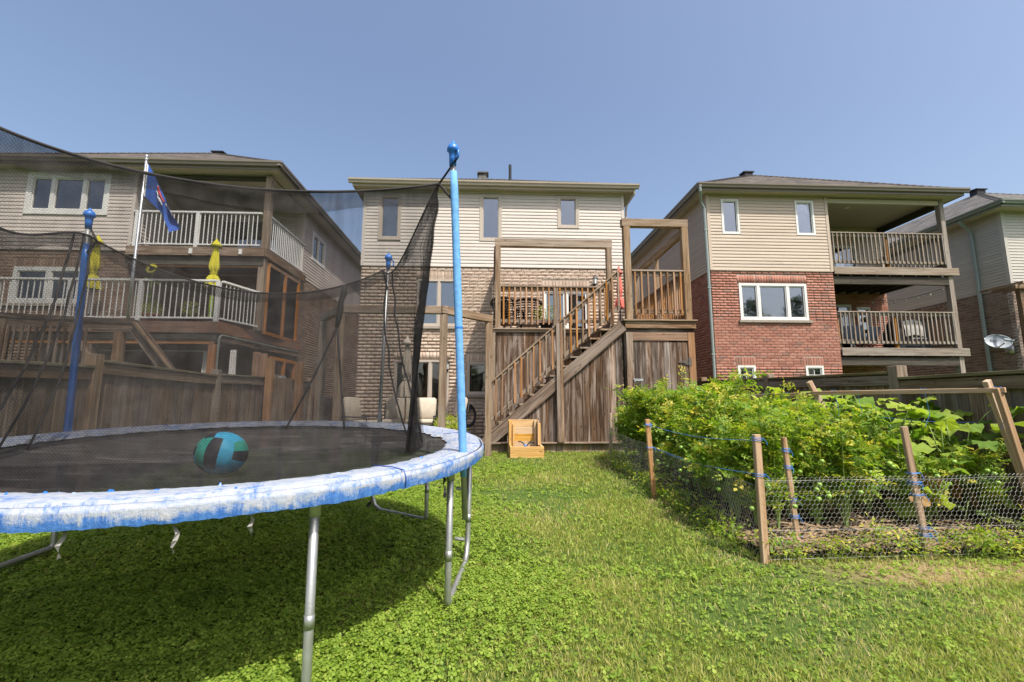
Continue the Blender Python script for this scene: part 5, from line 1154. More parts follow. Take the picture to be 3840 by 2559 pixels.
# ------------------------------------------------------------------ wicker armchairs on the middle deck
def wicker_mat():
    m, t, out = newmat('open_wicker'); v, r = coords(t, (1, 1, 1), rnd=False)
    w = nd(t, 'ShaderNodeTexWave', {'Vector': v, 'Scale': 9.0, 'Distortion': .6}, bands_direction='Z').outputs[1]
    bsdf(t, out, ramp(t, w, [(.2, (.02, .014, .011)), (.8, (.075, .05, .038))]), .55, .35, bump(t, w, .6, .01)); return m
WK = wicker_mat()
def wicker(p, rz, label, cushion):
    o = thing('wicker_armchair', p, label, 'armchair', None, Matrix.Translation(p) @ Matrix.Rotation(rz, 4, 'Z')); M = WM[o.name]
    MB().box(-.28, .28, -.26, .26, .26, .36).build('seat', WK, o, M)
    m = MB(); rows = 9
    for i in range(rows):      # woven open back: horizontal canes
        z = .38 + i * .06; m.tube([(.33 * math.sin(a) * (1 + .02 * i), .02 + .26 * math.cos(a) + .012 * i, z) for a in [-1.25 + k * .25 for k in range(11)]], .018, 6)
    for k in range(11): a = -1.25 + k * .25; m.tube([(.33 * math.sin(a), .02 + .26 * math.cos(a), .34), (.33 * math.sin(a) * 1.18, .02 + .26 * math.cos(a) + .11, .9)], .01, 5)
    m.tube([(.39 * math.sin(a), .13 + .26 * math.cos(a), .9 - .12 * (abs(a) / 1.25) ** 3) for a in [-1.25 + k * .25 for k in range(11)]], .03, 8); m.build('woven_back', WK, o, M, True)
    for s in (-1, 1):
        a = MB(); a.tube([(s * .34, .12, .62), (s * .35, -.1, .6), (s * .33, -.26, .56), (s * .31, -.28, .3)], .035, 8); a.build('arm', WK, o, M, True)
        for y in (-.24, .24): l = MB(); l.tube([(s * .25, y, 0), (s * .27, y, .28)], .022, 8); l.build('leg', WK, o, M, True)
    if cushion: MB().cbox(Matrix.Translation((.02, .2, .62)) @ Matrix.Rotation(-.25, 4, 'X'), .42, .1, .5, .04).build('back_cushion', M_['teal'], o, M, True)
wicker((.42, 11.6, 2.96), 2.5, 'dark wicker armchair with teal cushion beside the tall deck post', True); wicker((.95, 11.75, 2.96), 3.1, 'dark wicker armchair without visible cushion near the patio door', False)
# ------------------------------------------------------------------ patio seats under the pergola
def iron_seat(p, w, rz, label, n):
    o = thing('patio_chair', p, label, 'patio chair', None, Matrix.Translation(p) @ Matrix.Rotation(rz, 4, 'Z')); M = WM[o.name]; fr = MB(); hw = w / 2
    for s in (-1, 1):
        fr.tube([(s * hw, -.32, 0), (s * hw, -.3, .4), (s * hw, .3, .42), (s * hw, .36, 0)], .014, 6); fr.tube([(s * hw, .3, .42), (s * hw, .38, .95)], .014, 6); fr.tube([(s * hw, -.3, .4), (s * hw, -.32, .62), (s * hw, .33, .64)], .016, 6)
        fr.tube([(s * hw + .0, -.1 + .12 * math.cos(a), .3 + .1 * math.sin(a)) for a in [k * .5 for k in range(12)]], .009, 5)
    fr.tube([(-hw, -.3, .4), (hw, -.3, .4)], .014, 6); fr.tube([(-hw, .38, .95), (hw, .38, .95)], .014, 6); fr.tube([(-hw, .32, .42), (hw, .32, .42)], .014, 6)
    for k in range(int(w / .16)): x = -hw + .1 + k * .16; fr.tube([(x + .05 * math.sin(q * 2), .34 + .03 * q / 6, .45 + q * .075) for q in range(7)], .008, 5)
    fr.build('iron_frame', M_['black'], o, M, True)
    cw = (w - .04) / n
    for k in range(n):
        x = -hw + .02 + cw * (k + .5)
        for nm, Mx, a, b, c in (('seat_cushion', Matrix.Translation((x, 0, .48)), cw - .02, .56, .13), ('back_cushion', Matrix.Translation((x, .27, .8)) @ Matrix.Rotation(R(80), 4, 'X'), cw - .02, .56, .14)):
            m = MB(); m.cbox(Mx, a, b, c, .05); m.build(nm, M_['cushion'], o, M, True)
iron_seat((-2.95, 10.7, .26), .62, 1.25, 'cream cushioned patio chair beside the left pergola posts', 1); iron_seat((-2.05, 11.6, .26), 1.35, 0, 'cream cushioned two-seat patio bench under the beige parasol', 2); iron_seat((-.98, 11.0, .26), .62, -1.2, 'cream cushioned patio chair half hidden by the right pergola post', 1)
# shrubs and hose on the patio edge
plant('lavender_shrub', (-.92, 10.2, .23), 'pale green feathery shrub between pergola post and blue trampoline pole', 'shrub', None, [('foliage', clump(31, .62, .33, 420, 5, .12, M_['squash'], up=2.0, tlo=.6, thi=1)), ('stem', stems(31, .6, .3, 8, M_['stem']))], 0)
plant('garden_shrub', (-3.55, 9.6, .22), 'low leafy green shrub at the foot of the left pergola posts', 'shrub', None, [('foliage', clump(32, .5, .3, 260, 5, .13, M_['leaf'])), ('stem', stems(32, .5, .3, 6, M_['stem']))], 0)
hr = thing('hose_reel', (-.62, 12.88, .8), 'black garden hose hanging coiled on the beige brick wall', 'hose'); m = MB()
for k in range(5): m.tube([(-.62 + (.16 + .012 * k) * math.cos(a), 12.86 - .02 * k, .85 + (.24 + .02 * k) * math.sin(a)) for a in [q * math.pi / 12 for q in range(24)]], .013, 6, closed=True)
m.build('hose_coil', M_['black'], hr, None, True); MB().box(-.7, -.54, 12.8, 12.985, 1.02, 1.08).build('hose_hanger', M_['black'], hr)
# ------------------------------------------------------------------ things on the right house's balcony
g = thing('barbecue_grill', (13.45, 13.95, 2.8), 'barbecue grill under black and grey cover on the lower right balcony', 'grill'); m = MB()
def gc(u, v):
    a = u * 2 * math.pi; cx, cy = math.cos(a), math.sin(a); k = 1 / max(abs(cx), abs(cy)) ** .8; w = (.58, .3); z = 2.82 + 1.02 * v; s = 1 - .28 * max(0, v - .62) / .38 + .03 * math.sin(9 * a) * (1 - v)
    return (13.45 + w[0] * cx * k * s, 13.95 + w[1] * cy * k * s, z)
m.grid(gc, 48, 14); m.add([gc(k / 48, 1) for k in range(48)], [tuple(range(48))]); m.build('grill_cover', M_['bbq'], g, None, True)
m = MB(); m.grid(lambda u, v: (13.1 + .62 * u, 13.62 - .0 * v - .02 + .1 * max(0, v - .4), 3.35 + .5 * v - .12 * abs(u - .5)), 8, 8); m.build('grey_cover_panel', M_['bbqg'], g); m = MB(); m.tube([(13.2, 13.6, 3.2), (13.2, 13.52, 3.22), (13.7, 13.52, 3.22), (13.7, 13.6, 3.2)], .014, 8); m.build('side_handle', M_['silver'], g)
def folding(p, rz, label):
    o = thing('balcony_chair', p, label, 'chair', None, Matrix.Translation(p) @ Matrix.Rotation(rz, 4, 'Z')); M = WM[o.name]; bl = plain('blue_grey_sling', (.13, .17, .24), .8, .2, .1, 6) if 'blue_grey_sling' not in bpy.data.materials else bpy.data.materials['blue_grey_sling']
    m = MB()
    for s in (-1, 1): m.tube([(s * .26, -.28, 0), (s * .26, .2, .44), (s * .26, .3, .9)], .014, 6); m.tube([(s * .27, .28, 0), (s * .27, -.26, .44), (s * .27, -.2, .62), (s * .27, .2, .62)], .014, 6)
    m.build('frame', M_['black'], o, M, True); m = MB(); m.grid(lambda u, v: (-.26 + .52 * u, -.25 + .45 * v, .44 - .03 * math.sin(math.pi * v)), 6, 6); m.build('seat', bl, o, M, True); m = MB(); m.grid(lambda u, v: (-.26 + .52 * u, .2 + .1 * v + .03 * math.sin(math.pi * v), .45 + .45 * v), 6, 6); m.build('backrest', bl, o, M, True)
folding((11.9, 14.3, 2.8), 2.7, 'blue-grey sling chair left on the lower right balcony'); folding((12.55, 14.5, 2.8), 3.4, 'dark sling chair beside the covered grill on the lower right balcony')
tb = thing('balcony_table', (11.2, 14.1, 2.8), 'low pale table at the brick end of the lower right balcony', 'table'); board('table_top', (10.85, 14.1, 3.2), (11.6, 14.1, 3.2), .5, .03, M_['balc'], tb, (0, 0, 1))
for sx in (-.3, .3):
    for sy in (-.2, .2): board('leg', (11.22 + sx, 14.1 + sy, 2.8), (11.22 + sx, 14.1 + sy, 3.18), .04, .04, M_['balc'], tb)
# bulbs strung under the upper balcony
sl_ = thing('light_string', (12.7, 14.2, 4.7), 'string of small white bulbs under the upper right balcony', 'string lights'); m = MB(); pts = [Vector((14.2 - .12 * k, 13.3 + .3 * k, 4.78 - .12 * math.sin(math.pi * k / 6))) for k in range(7)]; m.tube(pts, .006, 5); m.build('cable', M_['black'], sl_)
for q in pts: b = MB(); b.lathe([(.012, 0), (.014, -.03), (.03, -.06), (.028, -.09), (.005, -.11)], q, 10); b.build('bulb', M_['bulb'], sl_, None, True)
# ------------------------------------------------------------------ satellite dish with lettering
D = thing('satellite_dish', (16.9, 13.95, 2.9), 'grey oval satellite dish with dark lettering on the far right house', 'satellite dish')
DM = Matrix.Translation((16.55, 13.93, 3.2)) @ frameM((0, 0, 0), Vector((.72, -.62, .0)), Vector((-.60, -.70, .36))).to_3x3().to_4x4() @ Matrix.Rotation(-.35, 4, 'Z') @ Matrix.Scale(.78, 4)
m = MB(); n = 32; vs = []
for i in range(9):
    r = i / 8
    for k in range(n): a = 2 * math.pi * k / n; vs.append(DM @ Vector((.40 * r * math.cos(a), .30 * r * math.sin(a), -.07 * (1 - r * r))))
m.add(vs, [(i * n + k, (i + 1) * n + k, (i + 1) * n + (k + 1) % n, i * n + (k + 1) % n) for i in range(8) for k in range(n)]); ds = m.build('reflector', M_['dish'], D, None, True)
m = MB(); m.tube([DM @ Vector((.40 * math.cos(a), .30 * math.sin(a), .0)) for a in [k * math.pi / 16 for k in range(32)]], .012, 6, closed=True); m.build('rim', M_['dish'], D, None, True)
m = MB(); m.tube([DM @ Vector((0, 0, -.09)), (16.75, 14.0, 3.0), (16.97, 13.98, 2.92)], .03, 8); m.box(16.93, 16.99, 13.85, 14.1, 2.8, 3.05); m.build('mount', M_['steel'], D, None, True)
m = MB(); m.tube([DM @ Vector((.05, -.30, 0)), DM @ Vector((.2, -.2, .36))], .018, 8); m.build('feed_arm', M_['steel'], D); m = MB(); m.cbox(DM @ Matrix.Translation((.28, -.06, .36)), .3, .09, .1, .015); m.build('feed_horn', M_['dish'], D)
cu_ = bpy.data.curves.new('dish_lettering', 'FONT'); cu_.body = 'Bell'; cu_.size = .17; cu_.extrude = .002
tx = bpy.data.objects.new('lettering_source', cu_); COL.objects.link(tx); bpy.context.view_layer.update()
tm = bpy.data.meshes.new_from_object(tx.evaluated_get(bpy.context.evaluated_depsgraph_get())); bpy.data.objects.remove(tx); bpy.data.curves.remove(cu_); tm.materials.clear()
obj('lettering', tm, M_['dishlet'], D, DM @ Matrix.Rotation(.2, 4, 'Z') @ Matrix.Translation((-.24, .0, -.03)))
# slatted pergola corner on the far house
L_ = thing('slatted_pergola', (16.6, 12.6, .3), 'brown slatted pergola corner in front of the far right house', 'pergola')
board('beam', (15.72, 12.6, 4.68), (19., 12.6, 4.68), .14, .09, M_['deck'], L_); board('post', (16.0, 12.7, .3), (16.0, 12.7, 4.6), .13, .13, M_['deck'], L_)
for k in range(7): board('slat', (15.85 + k * .4, 12.45, 4.78), (15.85 + k * .4, 13.65, 4.78), .09, .04, M_['deck'], L_, (1, 0, 0))
for k in range(4): board('lattice_slat', (15.95, 12.64, 4.0 + k * .16), (18.8, 12.64, 4.0 + k * .16), .035, .015, M_['deck'], L_)
# ------------------------------------------------------------------ vegetable garden
def bed():
    xs = np.linspace(2.2, 5.15, 50); ys = np.linspace(3.8, 8.6, 70); v = []
    for x in xs:
        for y in ys:
            e = min(x - 2.2, 5.15 - x, y - 3.8, 8.6 - y); v.append((x, y, gz(y) - .004 + min(.07, e * .3) + .03 * mnoise.noise(Vector((x * 4, y * 4, 0))) * min(1, e * 4) + .02 * mnoise.noise(Vector((x * 14, y * 14, 1))) * min(1, e * 4)))
    n = len(ys); tag(MB().add(v, [(i * n + j, (i + 1) * n + j, (i + 1) * n + j + 1, i * n + j + 1) for i in range(len(xs) - 1) for j in range(n - 1)]).build('garden_soil', M_['soil'], None, None, True), kind='structure')
    rs = np.random.default_rng(5); V = []; F = []; nb = 0
    for _ in range(3600):
        x, y = rs.uniform(2.2, 5.1), 3.72 + abs(rs.normal(0, .55)) if rs.random() < .5 else rs.uniform(3.75, 8.5); L = rs.uniform(.02, .09); w = rs.uniform(.004, .016); a = rs.uniform(0, 6.28); z = gz(y) + .055 + rs.uniform(0, .03)
        d = np.array([math.cos(a), math.sin(a), rs.uniform(-.25, .25)]) * L; s = np.array([-math.sin(a), math.cos(a), rs.uniform(-.3, .3)]) * w; c = np.array([x, y, z]); V += [c - d - s, c - d + s, c + d + s, c + d - s]; F += [(nb, nb + 1, nb + 2), (nb, nb + 2, nb + 3)]; nb += 4
    tag(obj('straw_mulch', fast_mesh('straw_mulch', np.array(V), np.array(F), M_['mulch']), None), 'pale straw and wood chips over the garden soil', 'mulch', kind='stuff')
bed()
# stakes: each with its blue twine lashings
def stake(p0, p1, w, label, ties=(), group='garden stakes', t=None, tail=()):
    o = thing('garden_stake', p0, label, 'stake', group); p0, p1 = Vector(p0), Vector(p1)
    board('stake_shaft', p0 - Vector((0, 0, .08)), p1, w, t or w * .7, M_['stake'], o, (.12, -1, 0))
    for i, f in enumerate(ties):
        q = p0.lerp(p1, f); m = MB(); h = w * .62; rr = random.Random(int(q.x * 900 + i))
        for k in range(rr.choice((2, 3))):
            dz = (k - 1) * .012; m.tube([q + Vector((h * sx, h * .8 * sy, dz + rr.uniform(-.006, .006))) for sx, sy in ((-1, -1), (1, -1), (1, 1), (-1, 1))], .0024, 5, closed=True)
        e = Vector((rr.uniform(-.03, .03), -.015, -.05)); m.tube([q + Vector((h, -h, 0)), q + Vector((h, -h, 0)) + e * .5 + Vector((.006, 0, .0)), q + Vector((h, -h, 0)) + e], .0018, 5); m.build('twine', M_['twine'], o)
    return o
G = gz
stake((2.174, 3.69, G(3.69)), (2.18, 3.70, .945), .058, 'thick wooden stake at the near left corner of the wire fence', (.97, .68))
stake((2.01, 5.68, G(5.68)), (1.96, 5.68, 1.0), .06, 'wooden stake with two blue ties at the garden edge left of the tomatoes', (.93, .64), t=.03)
stake((2.13, 8.18, G(8.18)), (2.157, 8.18, 1.02), .05, 'bare wooden stake at the far left corner of the garden by the stairs', t=.035)
stake((2.84, 8.5, G(8.5)), (2.80, 8.5, 1.06), .055, 'short stake wrapped by tomato leaves in front of the shed door', t=.03)
stake((2.661, 3.99, G(3.99)), (2.598, 3.99, .9), .045, 'thin stake with five blue lashings just inside the wire fence', (.88, .72, .42, .27, .08), t=.03)
stake((3.58, 3.742, G(3.74)), (3.496, 3.75, 1.004), .058, 'leaning wooden stake with four blue ties in the front wire fence', (.64, .56, .47, .22, .16), t=.03)
# A-frame trellis: two pairs of crossed legs and a top bar
def trellis(name, legs, bar, label, ties, w=.062):
    o = thing(name, legs[0][0], label, 'trellis', 'garden trellises')
    for a, b in legs: board('leg', Vector(a) - Vector((0, 0, .05)), b, w, .04, M_['stake'], o, (.2, -1, 0))
    board('top_bar', bar[0], bar[1], .045, .035, M_['stake'], o, (0, -1, 0)); A, B = Vector(bar[0]), Vector(bar[1])
    for f in ties:
        q = A.lerp(B, f); m = MB(); m.tube([q + Vector((0, sy * .024, sz * .03)) for sy, sz in ((-1, -1), (1, -1), (1, 1), (-1, 1))], .0034, 5, closed=True)
        m.tube([q + Vector((.0, -.02, -.02)), q + Vector((.03, 0, -.1)), q + Vector((.06, .02, -.22)), q + Vector((.02, .04, -.34))], .002, 5); m.build('twine', M_['twine'], o)
    return o
trellis('garden_trellis', [((4.62, 3.72, G(3.7)), (4.44, 3.8, 1.33)), ((5.0, 4.05, G(4)), (4.42, 3.86, 1.40)), ((3.95, 5.08, .05), (3.76, 5.1, 1.31)), ((4.45, 5.2, .05), (3.72, 5.16, 1.45))], ((4.47, 3.76, 1.312), (3.72, 5.12, 1.313)), 'large wooden A-frame trellis at the near right of the garden', (.03, .36, .72, .86))
trellis('garden_trellis', [((3.62, 6.4, .1), (3.55, 6.4, 1.3)), ((4.1, 6.5, .1), (3.5, 6.45, 1.42))], ((3.5, 6.36, 1.293), (3.78, 5.2, 1.305)), 'smaller wooden trellis frame deep in the tomato plants', (.4, .7), .05)
trellis('garden_trellis', [((3.05, 6.1, .1), (3.05, 6.1, 1.1)), ((3.66, 4.95, .05), (3.66, 4.95, 1.0))], ((2.98, 6.15, 1.075), (3.7, 4.9, .98)), 'low slanting trellis bar with blue ties above the tomato plants', (.15, .3, .45, .62, .8), .04)
def twine(pts, label):
    m = MB(); P_ = [Vector(p) for p in pts]; q = []
    for a, b in zip(P_, P_[1:]):
        for k in range(8): f = k / 8; q.append(a.lerp(b, f) - Vector((0, 0, .05 * math.sin(math.pi * f) * (b - a).length / 2)))
    q.append(P_[-1]); m.tube(q, .0016, 5); tag(m.build('garden_twine', M_['twine']), label, 'twine', 'blue garden twine')
twine([(2.18, 3.67, .9), (1.97, 5.66, .93)], 'upper blue twine line along the left side of the garden'); twine([(2.18, 3.67, .63), (2.0, 5.66, .66)], 'lower blue twine line along the left side of the garden')
twine([(3.6, 6.4, 1.12), (4.6, 5.4, 1.05), (5.1, 4.6, 1.0)], 'blue twine line stretched over the squash leaves before the right fence')
# hexagonal wire fence
def hexwire(o, p0, p1, zb, h, cell=.04, lean=0):
    a, b = Vector(p0), Vector(p1); L = (b - a).length; u = (b - a) / L; V = []; F = []; nb = 0; rr = .0009
    n = Vector((u.y, -u.x, 0)); seg = set(); w = cell; hh = cell * .58; rows = int(h / (hh * 1.5)) + 1; cols = int(L / w) + 1
    def pt(s, z):
        y = (a + u * s).y; q = a + u * s; bulge = .02 * mnoise.noise(Vector((s * 2, z * 3, 1))) + .012 * mnoise.noise(Vector((s * 7, z * 7, 4)))
        return np.array(q + n * bulge + Vector((0, 0, G(y) + zb + z + .015 * mnoise.noise(Vector((s * 1.7, 0, 2))) * (z / h))))
    E = []
    for r in range(rows):
        for c in range(cols):
            s = c * w + (w / 2 if r % 2 else 0); z = r * hh * 1.5
            if s > L: continue
            E += [((s, z), (s, z + hh)), ((s, z + hh), (s + w / 2, z + hh * 1.5)), ((s, z + hh), (s - w / 2, z + hh * 1.5))]
    E += [((k * .1, zz), ((k + 1) * .1, zz)) for zz in (0, h * .36, h) for k in range(int(L / .1))]
    for (p, q) in E:
        A, B = pt(*p), pt(*q); d = B - A; l = np.linalg.norm(d) + 1e-9; d /= l; x = np.cross(d, [.3, .9, .2]); x /= np.linalg.norm(x); y = np.cross(d, x); r2 = rr * (1.5 if abs(q[0] - p[0]) < 1e-6 or abs(q[1] - p[1]) < 1e-6 else 1)
        for P0 in (A, B):
            for k in range(3): t = k * 2.094; V.append(P0 + (x * math.cos(t) + y * math.sin(t)) * r2)
        for k in range(3): k2 = (k + 1) % 3; F += [(nb + k, nb + k2, nb + 3 + k2), (nb + k, nb + 3 + k2, nb + 3 + k)]
        nb += 6
    obj('wire_mesh', fast_mesh('wire_mesh', np.array(V), np.array(F), M_['wire']), None, o)
wf_ = thing('wire_fence', (2.2, 3.69, G(3.69)), 'low hexagonal chicken wire fence along the front of the garden', 'wire fence'); hexwire(wf_, (2.2, 3.66, 0), (5.2, 3.75, 0), .02, .6)
wf2 = thing('wire_fence', (2.1, 6, G(6)), 'low hexagonal chicken wire fence along the left garden edge', 'wire fence'); hexwire(wf2, (2.04, 8.15, 0), (2.16, 3.7, 0), .02, .55)
wf3 = thing('wire_fence', (2.4, 8.3, G(8.3)), 'short piece of chicken wire fence by the shed door', 'wire fence'); hexwire(wf3, (2.14, 8.19, 0), (2.85, 8.5, 0), .02, .6)
# tomato plants: five different bushes, repeated
TM = []
def vine(seed, h, r, ns, per):
    rr_ = random.Random(seed); paths = []
    for i in range(ns):
        a = rr_.uniform(0, 6.28); e = r * rr_.uniform(.2, .95); zt = h * rr_.uniform(.5, 1.22); bend = rr_.uniform(-.5, .5); fl = rr_.uniform(0, .35)
        paths.append([Vector((e * (f ** 1.3) * math.cos(a + bend * f), e * (f ** 1.3) * math.sin(a + bend * f), zt * (math.sin(f * 1.57) - fl * f ** 4))) for f in [k / 8 for k in range(9)]])
    m = MB()
    for p in paths: m.tube([p[0] - Vector((0, 0, .04))] + p[1:], [.009 - .0008 * k for k in range(9)], 5)
    st = m.mesh('stem'); st.materials.append(M_['stem'])
    def shp(q):
        p = paths[q.integers(0, ns)]; f = q.uniform(.18, 1) ** .8 * 8; k = min(7, int(f)); return np.array(p[k].lerp(p[k + 1], f - k)) + q.normal(size=3) * .035
    v, f, t = leaf_cloud(None, None, ns * per, 7, .115, np.random.default_rng(seed), tlo=.05, thi=1.0, shape=shp); return fast_mesh('foliage', v, f, M_['leaf'], t), st
for s in range(6):
    h = (.95, 1.1, 1.0, .85, 1.2, 1.05)[s]; r = (.5, .45, .55, .5, .42, .48)[s]; f, st = vine(100 + s, h, r, 14, 33); TM.append((h, r, f, st))
tomato = bpy.data.meshes.new('tomato'); mb = MB(); mb.lathe([(.003, -.02), (.014, -.017), (.021, -.004), (.02, .008), (.012, .017), (.003, .016)], n=10); tomato.from_pydata(mb.v, [], mb.f); tomato.materials.append(M_['tomato'])
spots = []
rr = random.Random(3)
for j, y in enumerate((4.55, 5.2, 5.85, 6.5, 7.15, 7.8)):
    for i, x in enumerate((2.5, 3.0, 3.55)):
        if j == 0 and i == 2: continue
        if j == 5 and i == 2: continue
        spots.append((x + rr.uniform(-.1, .1) + (.08 if j % 2 else 0), y + rr.uniform(-.12, .12), i))
spots += [(2.62, 4.2, 0), (3.1, 4.35, 1), (3.5, 4.5, 2), (3.95, 4.75, 2), (2.4, 8.15, 0), (4.2, 4.35, 2), (4.75, 4.3, 2), (3.3, 4.25, 1)] + [(2.5 + .06 * (q % 2), 4.35 + .55 * q, 0) for q in range(7)]
for k, (x, y, i) in enumerate(spots):
    h, r, f, st = TM[(k * 5 + k // 6) % 6]; sc = (.74 + .4 * rr.random()) * (.86 if y < 4.4 or y > 8.1 else 1.07)
    lab = ('bushy tomato plant in the row nearest the lawn', 'bushy tomato plant in the middle row of the garden', 'bushy tomato plant in the row nearest the fence')[i]
    o = plant('tomato_plant', (x, y, gz(y) + .04), lab, 'tomato plant', ('tomato plants nearest the lawn', 'tomato plants in the middle row', 'tomato plants nearest the fence')[i], [('foliage', f), ('stem', st)], rr.uniform(0, 6.28), sc)
    for _ in range(7):
        a = rr.uniform(0, 6.28); q = rr.uniform(.75, 1.02); obj('tomato', tomato, None, o, Matrix.Translation((x + r * q * math.cos(a), y + r * q * math.sin(a), gz(y) + rr.uniform(.3, .8))), True)
# tall shoots standing out above the mass
SH = []
for s in range(3):
    rs = np.random.default_rng(60 + s); h = .75
    def shp(q, h=h): z = q.uniform(.1, 1) * h; return np.array([.05 * math.sin(z * 5), .03 * math.cos(z * 4), z]) + q.normal(size=3) * .035
    v, f, t = leaf_cloud(None, None, 40, 5, .11, rs, tlo=.35, thi=1, shape=shp); m = MB(); m.tube([(.05 * math.sin(z * 5), .03 * math.cos(z * 4), z) for z in [k * .1 - .3 for k in range(11)]], .007, 6); st = m.mesh('stem'); st.materials.append(M_['stem']); SH.append((fast_mesh('foliage', v, f, M_['leaf'], t), st))
for k, (x, y, z, lab) in enumerate(((3.2, 7.3, .95, 'tall thin tomato shoot rising in front of the red brick corner'), (2.72, 7.0, .85, 'tall tomato shoot rising against the shed door'), (3.55, 6.6, .9, 'tomato shoot sticking up below the small red brick house window'), (3.05, 5.6, .8, 'tomato shoot rising beside the smaller trellis'), (3.9, 5.9, .85, 'tomato shoot rising before the middle of the right fence'), (2.45, 6.6, .75, 'tomato shoot at the left end of the plant mass'))):
    plant('tomato_shoot', (x, y, z), lab, 'tomato shoot', 'tall tomato shoots', [('foliage', SH[k % 3][0]), ('stem', SH[k % 3][1])], rr.uniform(0, 6), .8 + .25 * rr.random())
for k in range(14):
    y = 4.6 + .26 * k; plant('tomato_shoot', (2.4 + 1.5 * ((k * 37) % 14) / 14, y, .62 + .2 * ((k * 5) % 7) / 7), 'thin leafy tomato shoot poking out of the plant mass', 'tomato shoot', 'thin shoots poking out of the tomato mass', [('foliage', SH[k % 3][0]), ('stem', SH[k % 3][1])], rr.uniform(0, 6), .65 + .3 * rr.random())
# squash: each big leaf is a piece of its own
def squash_leaf(seed):
    rs = random.Random(seed); n = 15; v = [(0, 0, 0)]; f = []
    for k in range(n + 1):
        a = -2.6 + 5.2 * k / n; r = .115 * (1 + .22 * math.cos(a * 2.5 + .3)) * (1 + .08 * rs.uniform(-1, 1)) * (.75 if k in (0, n) else 1); v.append((.04 + r * math.cos(a), r * math.sin(a), -.9 * r * r + .025 * math.sin(k * 2.1)))
    for k in range(1, n + 1): f.append((0, k, k + 1))
    ar = np.array([np.clip(.45 + .25 * rs.uniform(-1, 1) + .05 * rs.uniform(-1, 1), 0, 1)] * len(v)); return fast_mesh('leaf', np.array(v), np.array(f), M_['squash'] if seed < 6 else M_['dry'], ar)
SL = [squash_leaf(s) for s in range(9)]
def squash(c, n, label, zmax, seed, dry=.12):
    rs = random.Random(seed); z0 = gz(c[1]) + .05; o = thing('squash_plant', (c[0], c[1], z0), label, 'squash plant', None); m = MB(); n = int(n * 1.7)
    for k in range(n):
        x, y = min(5.12, c[0] + rs.uniform(-.45, .45)), c[1] + rs.uniform(-.4, .4); z = z0 + zmax * rs.uniform(.12, 1) ** .75; a = rs.uniform(0, 6.28)
        d = rs.random() < dry and z < z0 + zmax * .65; s = rs.uniform(.7, 1.35) * (.75 if d else 1)
        M = Matrix.Translation((x, y, z)) @ Matrix.Rotation(a, 4, 'Z') @ Matrix.Rotation(rs.uniform(-.15, .7) + (.6 if d else 0), 4, 'Y') @ Matrix.Rotation(rs.uniform(-.5, .5), 4, 'X') @ Matrix.Scale(s, 4)
        obj('leaf', SL[rs.randrange(6, 9) if d else rs.randrange(0, 6)], None, o, M, True); L = rs.uniform(.12, .3); q = Vector((x, y, z)); e = Vector((-math.cos(a) * .12 + rs.uniform(-.06, .06), -math.sin(a) * .12 + rs.uniform(-.06, .06), -L)); m.tube([q, q + e * .5 + Vector((0, 0, .03)), q + e], [.004, .005, .006], 5)
    for k in range(7): a = rs.uniform(0, 6.28); m.tube([(c[0], c[1], z0), (c[0] + .2 * math.cos(a), c[1] + .2 * math.sin(a), z0 + zmax * .4), (min(5.1, c[0] + .42 * math.cos(a + .6)), c[1] + .35 * math.sin(a + .6), z0 + zmax * rs.uniform(.5, .9))], [.011, .009, .005], 6)
    m.build('stem', M_['stem'], o, None, True)
squash((4.75, 5.3), 26, 'large squash plant with yellow-green leaves before the stepped right fence', 1.2, 1); squash((4.15, 5.55), 22, 'squash plant climbing under the long trellis bar', 1.3, 2); squash((4.85, 4.55), 24, 'squash plant with browned leaves behind the near trellis leg', 1.15, 3, .3); squash((4.35, 4.5), 16, 'low squash plant with dry leaves behind the front wire fence', .8, 4, .4); squash((4.7, 6.3), 18, 'squash plant deepest in the garden corner by the fence', 1.2, 5)
cm = bpy.data.meshes.new('cucumber'); mb = MB(); mb.lathe([(.004, -.1), (.022, -.08), (.027, 0), (.022, .08), (.004, .1)], n=10); cm.from_pydata(mb.v, [], mb.f); cm.materials.append(plain('dark_green_rind', (.03, .075, .02), .4, .4, .2, 30))
tag(obj('cucumber', cm, None, None, Matrix.Translation((4.55, 5.05, .86)), True), 'dark green cucumber hanging among the squash leaves', 'cucumber')
# low weeds along the wire
WD = [[('foliage', clump(200 + s, .2, .16, 60, 3, .09, M_['leaf'], tlo=.3, thi=.95)), ('stem', stems(200 + s, .18, .14, 5, M_['stem'], .003))] for s in range(3)]
k = 0
for x in np.linspace(2.3, 5.0, 15):
    plant('weed_tuft', (x + rr.uniform(-.06, .06), 3.72 + rr.uniform(-.05, .12), gz(3.7)), 'low leafy weed tuft growing through the front wire fence', 'weed', 'weeds along the front wire fence', WD[k % 3], rr.uniform(0, 6), .6 + .5 * rr.random()); k += 1
for y in np.linspace(4.0, 8.0, 16):
    plant('weed_tuft', (2.13 + rr.uniform(-.06, .08), y, gz(y)), 'low leafy weed tuft growing along the left garden edge', 'weed', 'weeds along the left garden edge', WD[k % 3], rr.uniform(0, 6), .6 + .6 * rr.random()); k += 1
# the feathery marigold at the far corner
def fern(q): z = q.uniform(.1, 1) * .75; return np.array([q.normal() * .14, q.normal() * .14, z])
v, f, t = leaf_cloud(None, None, 190, 9, .15, np.random.default_rng(77), up=1.5, tlo=.2, thi=.8, shape=fern)
plant('marigold_bush', (2.72, 8.3, gz(8.3)), 'feathery dark green bush at the far left end of the garden', 'bush', None, [('foliage', fast_mesh('foliage', v, f, M_['leaf'], t)), ('stem', stems(78, .7, .2, 6, M_['stem']))], 0, 1.15)

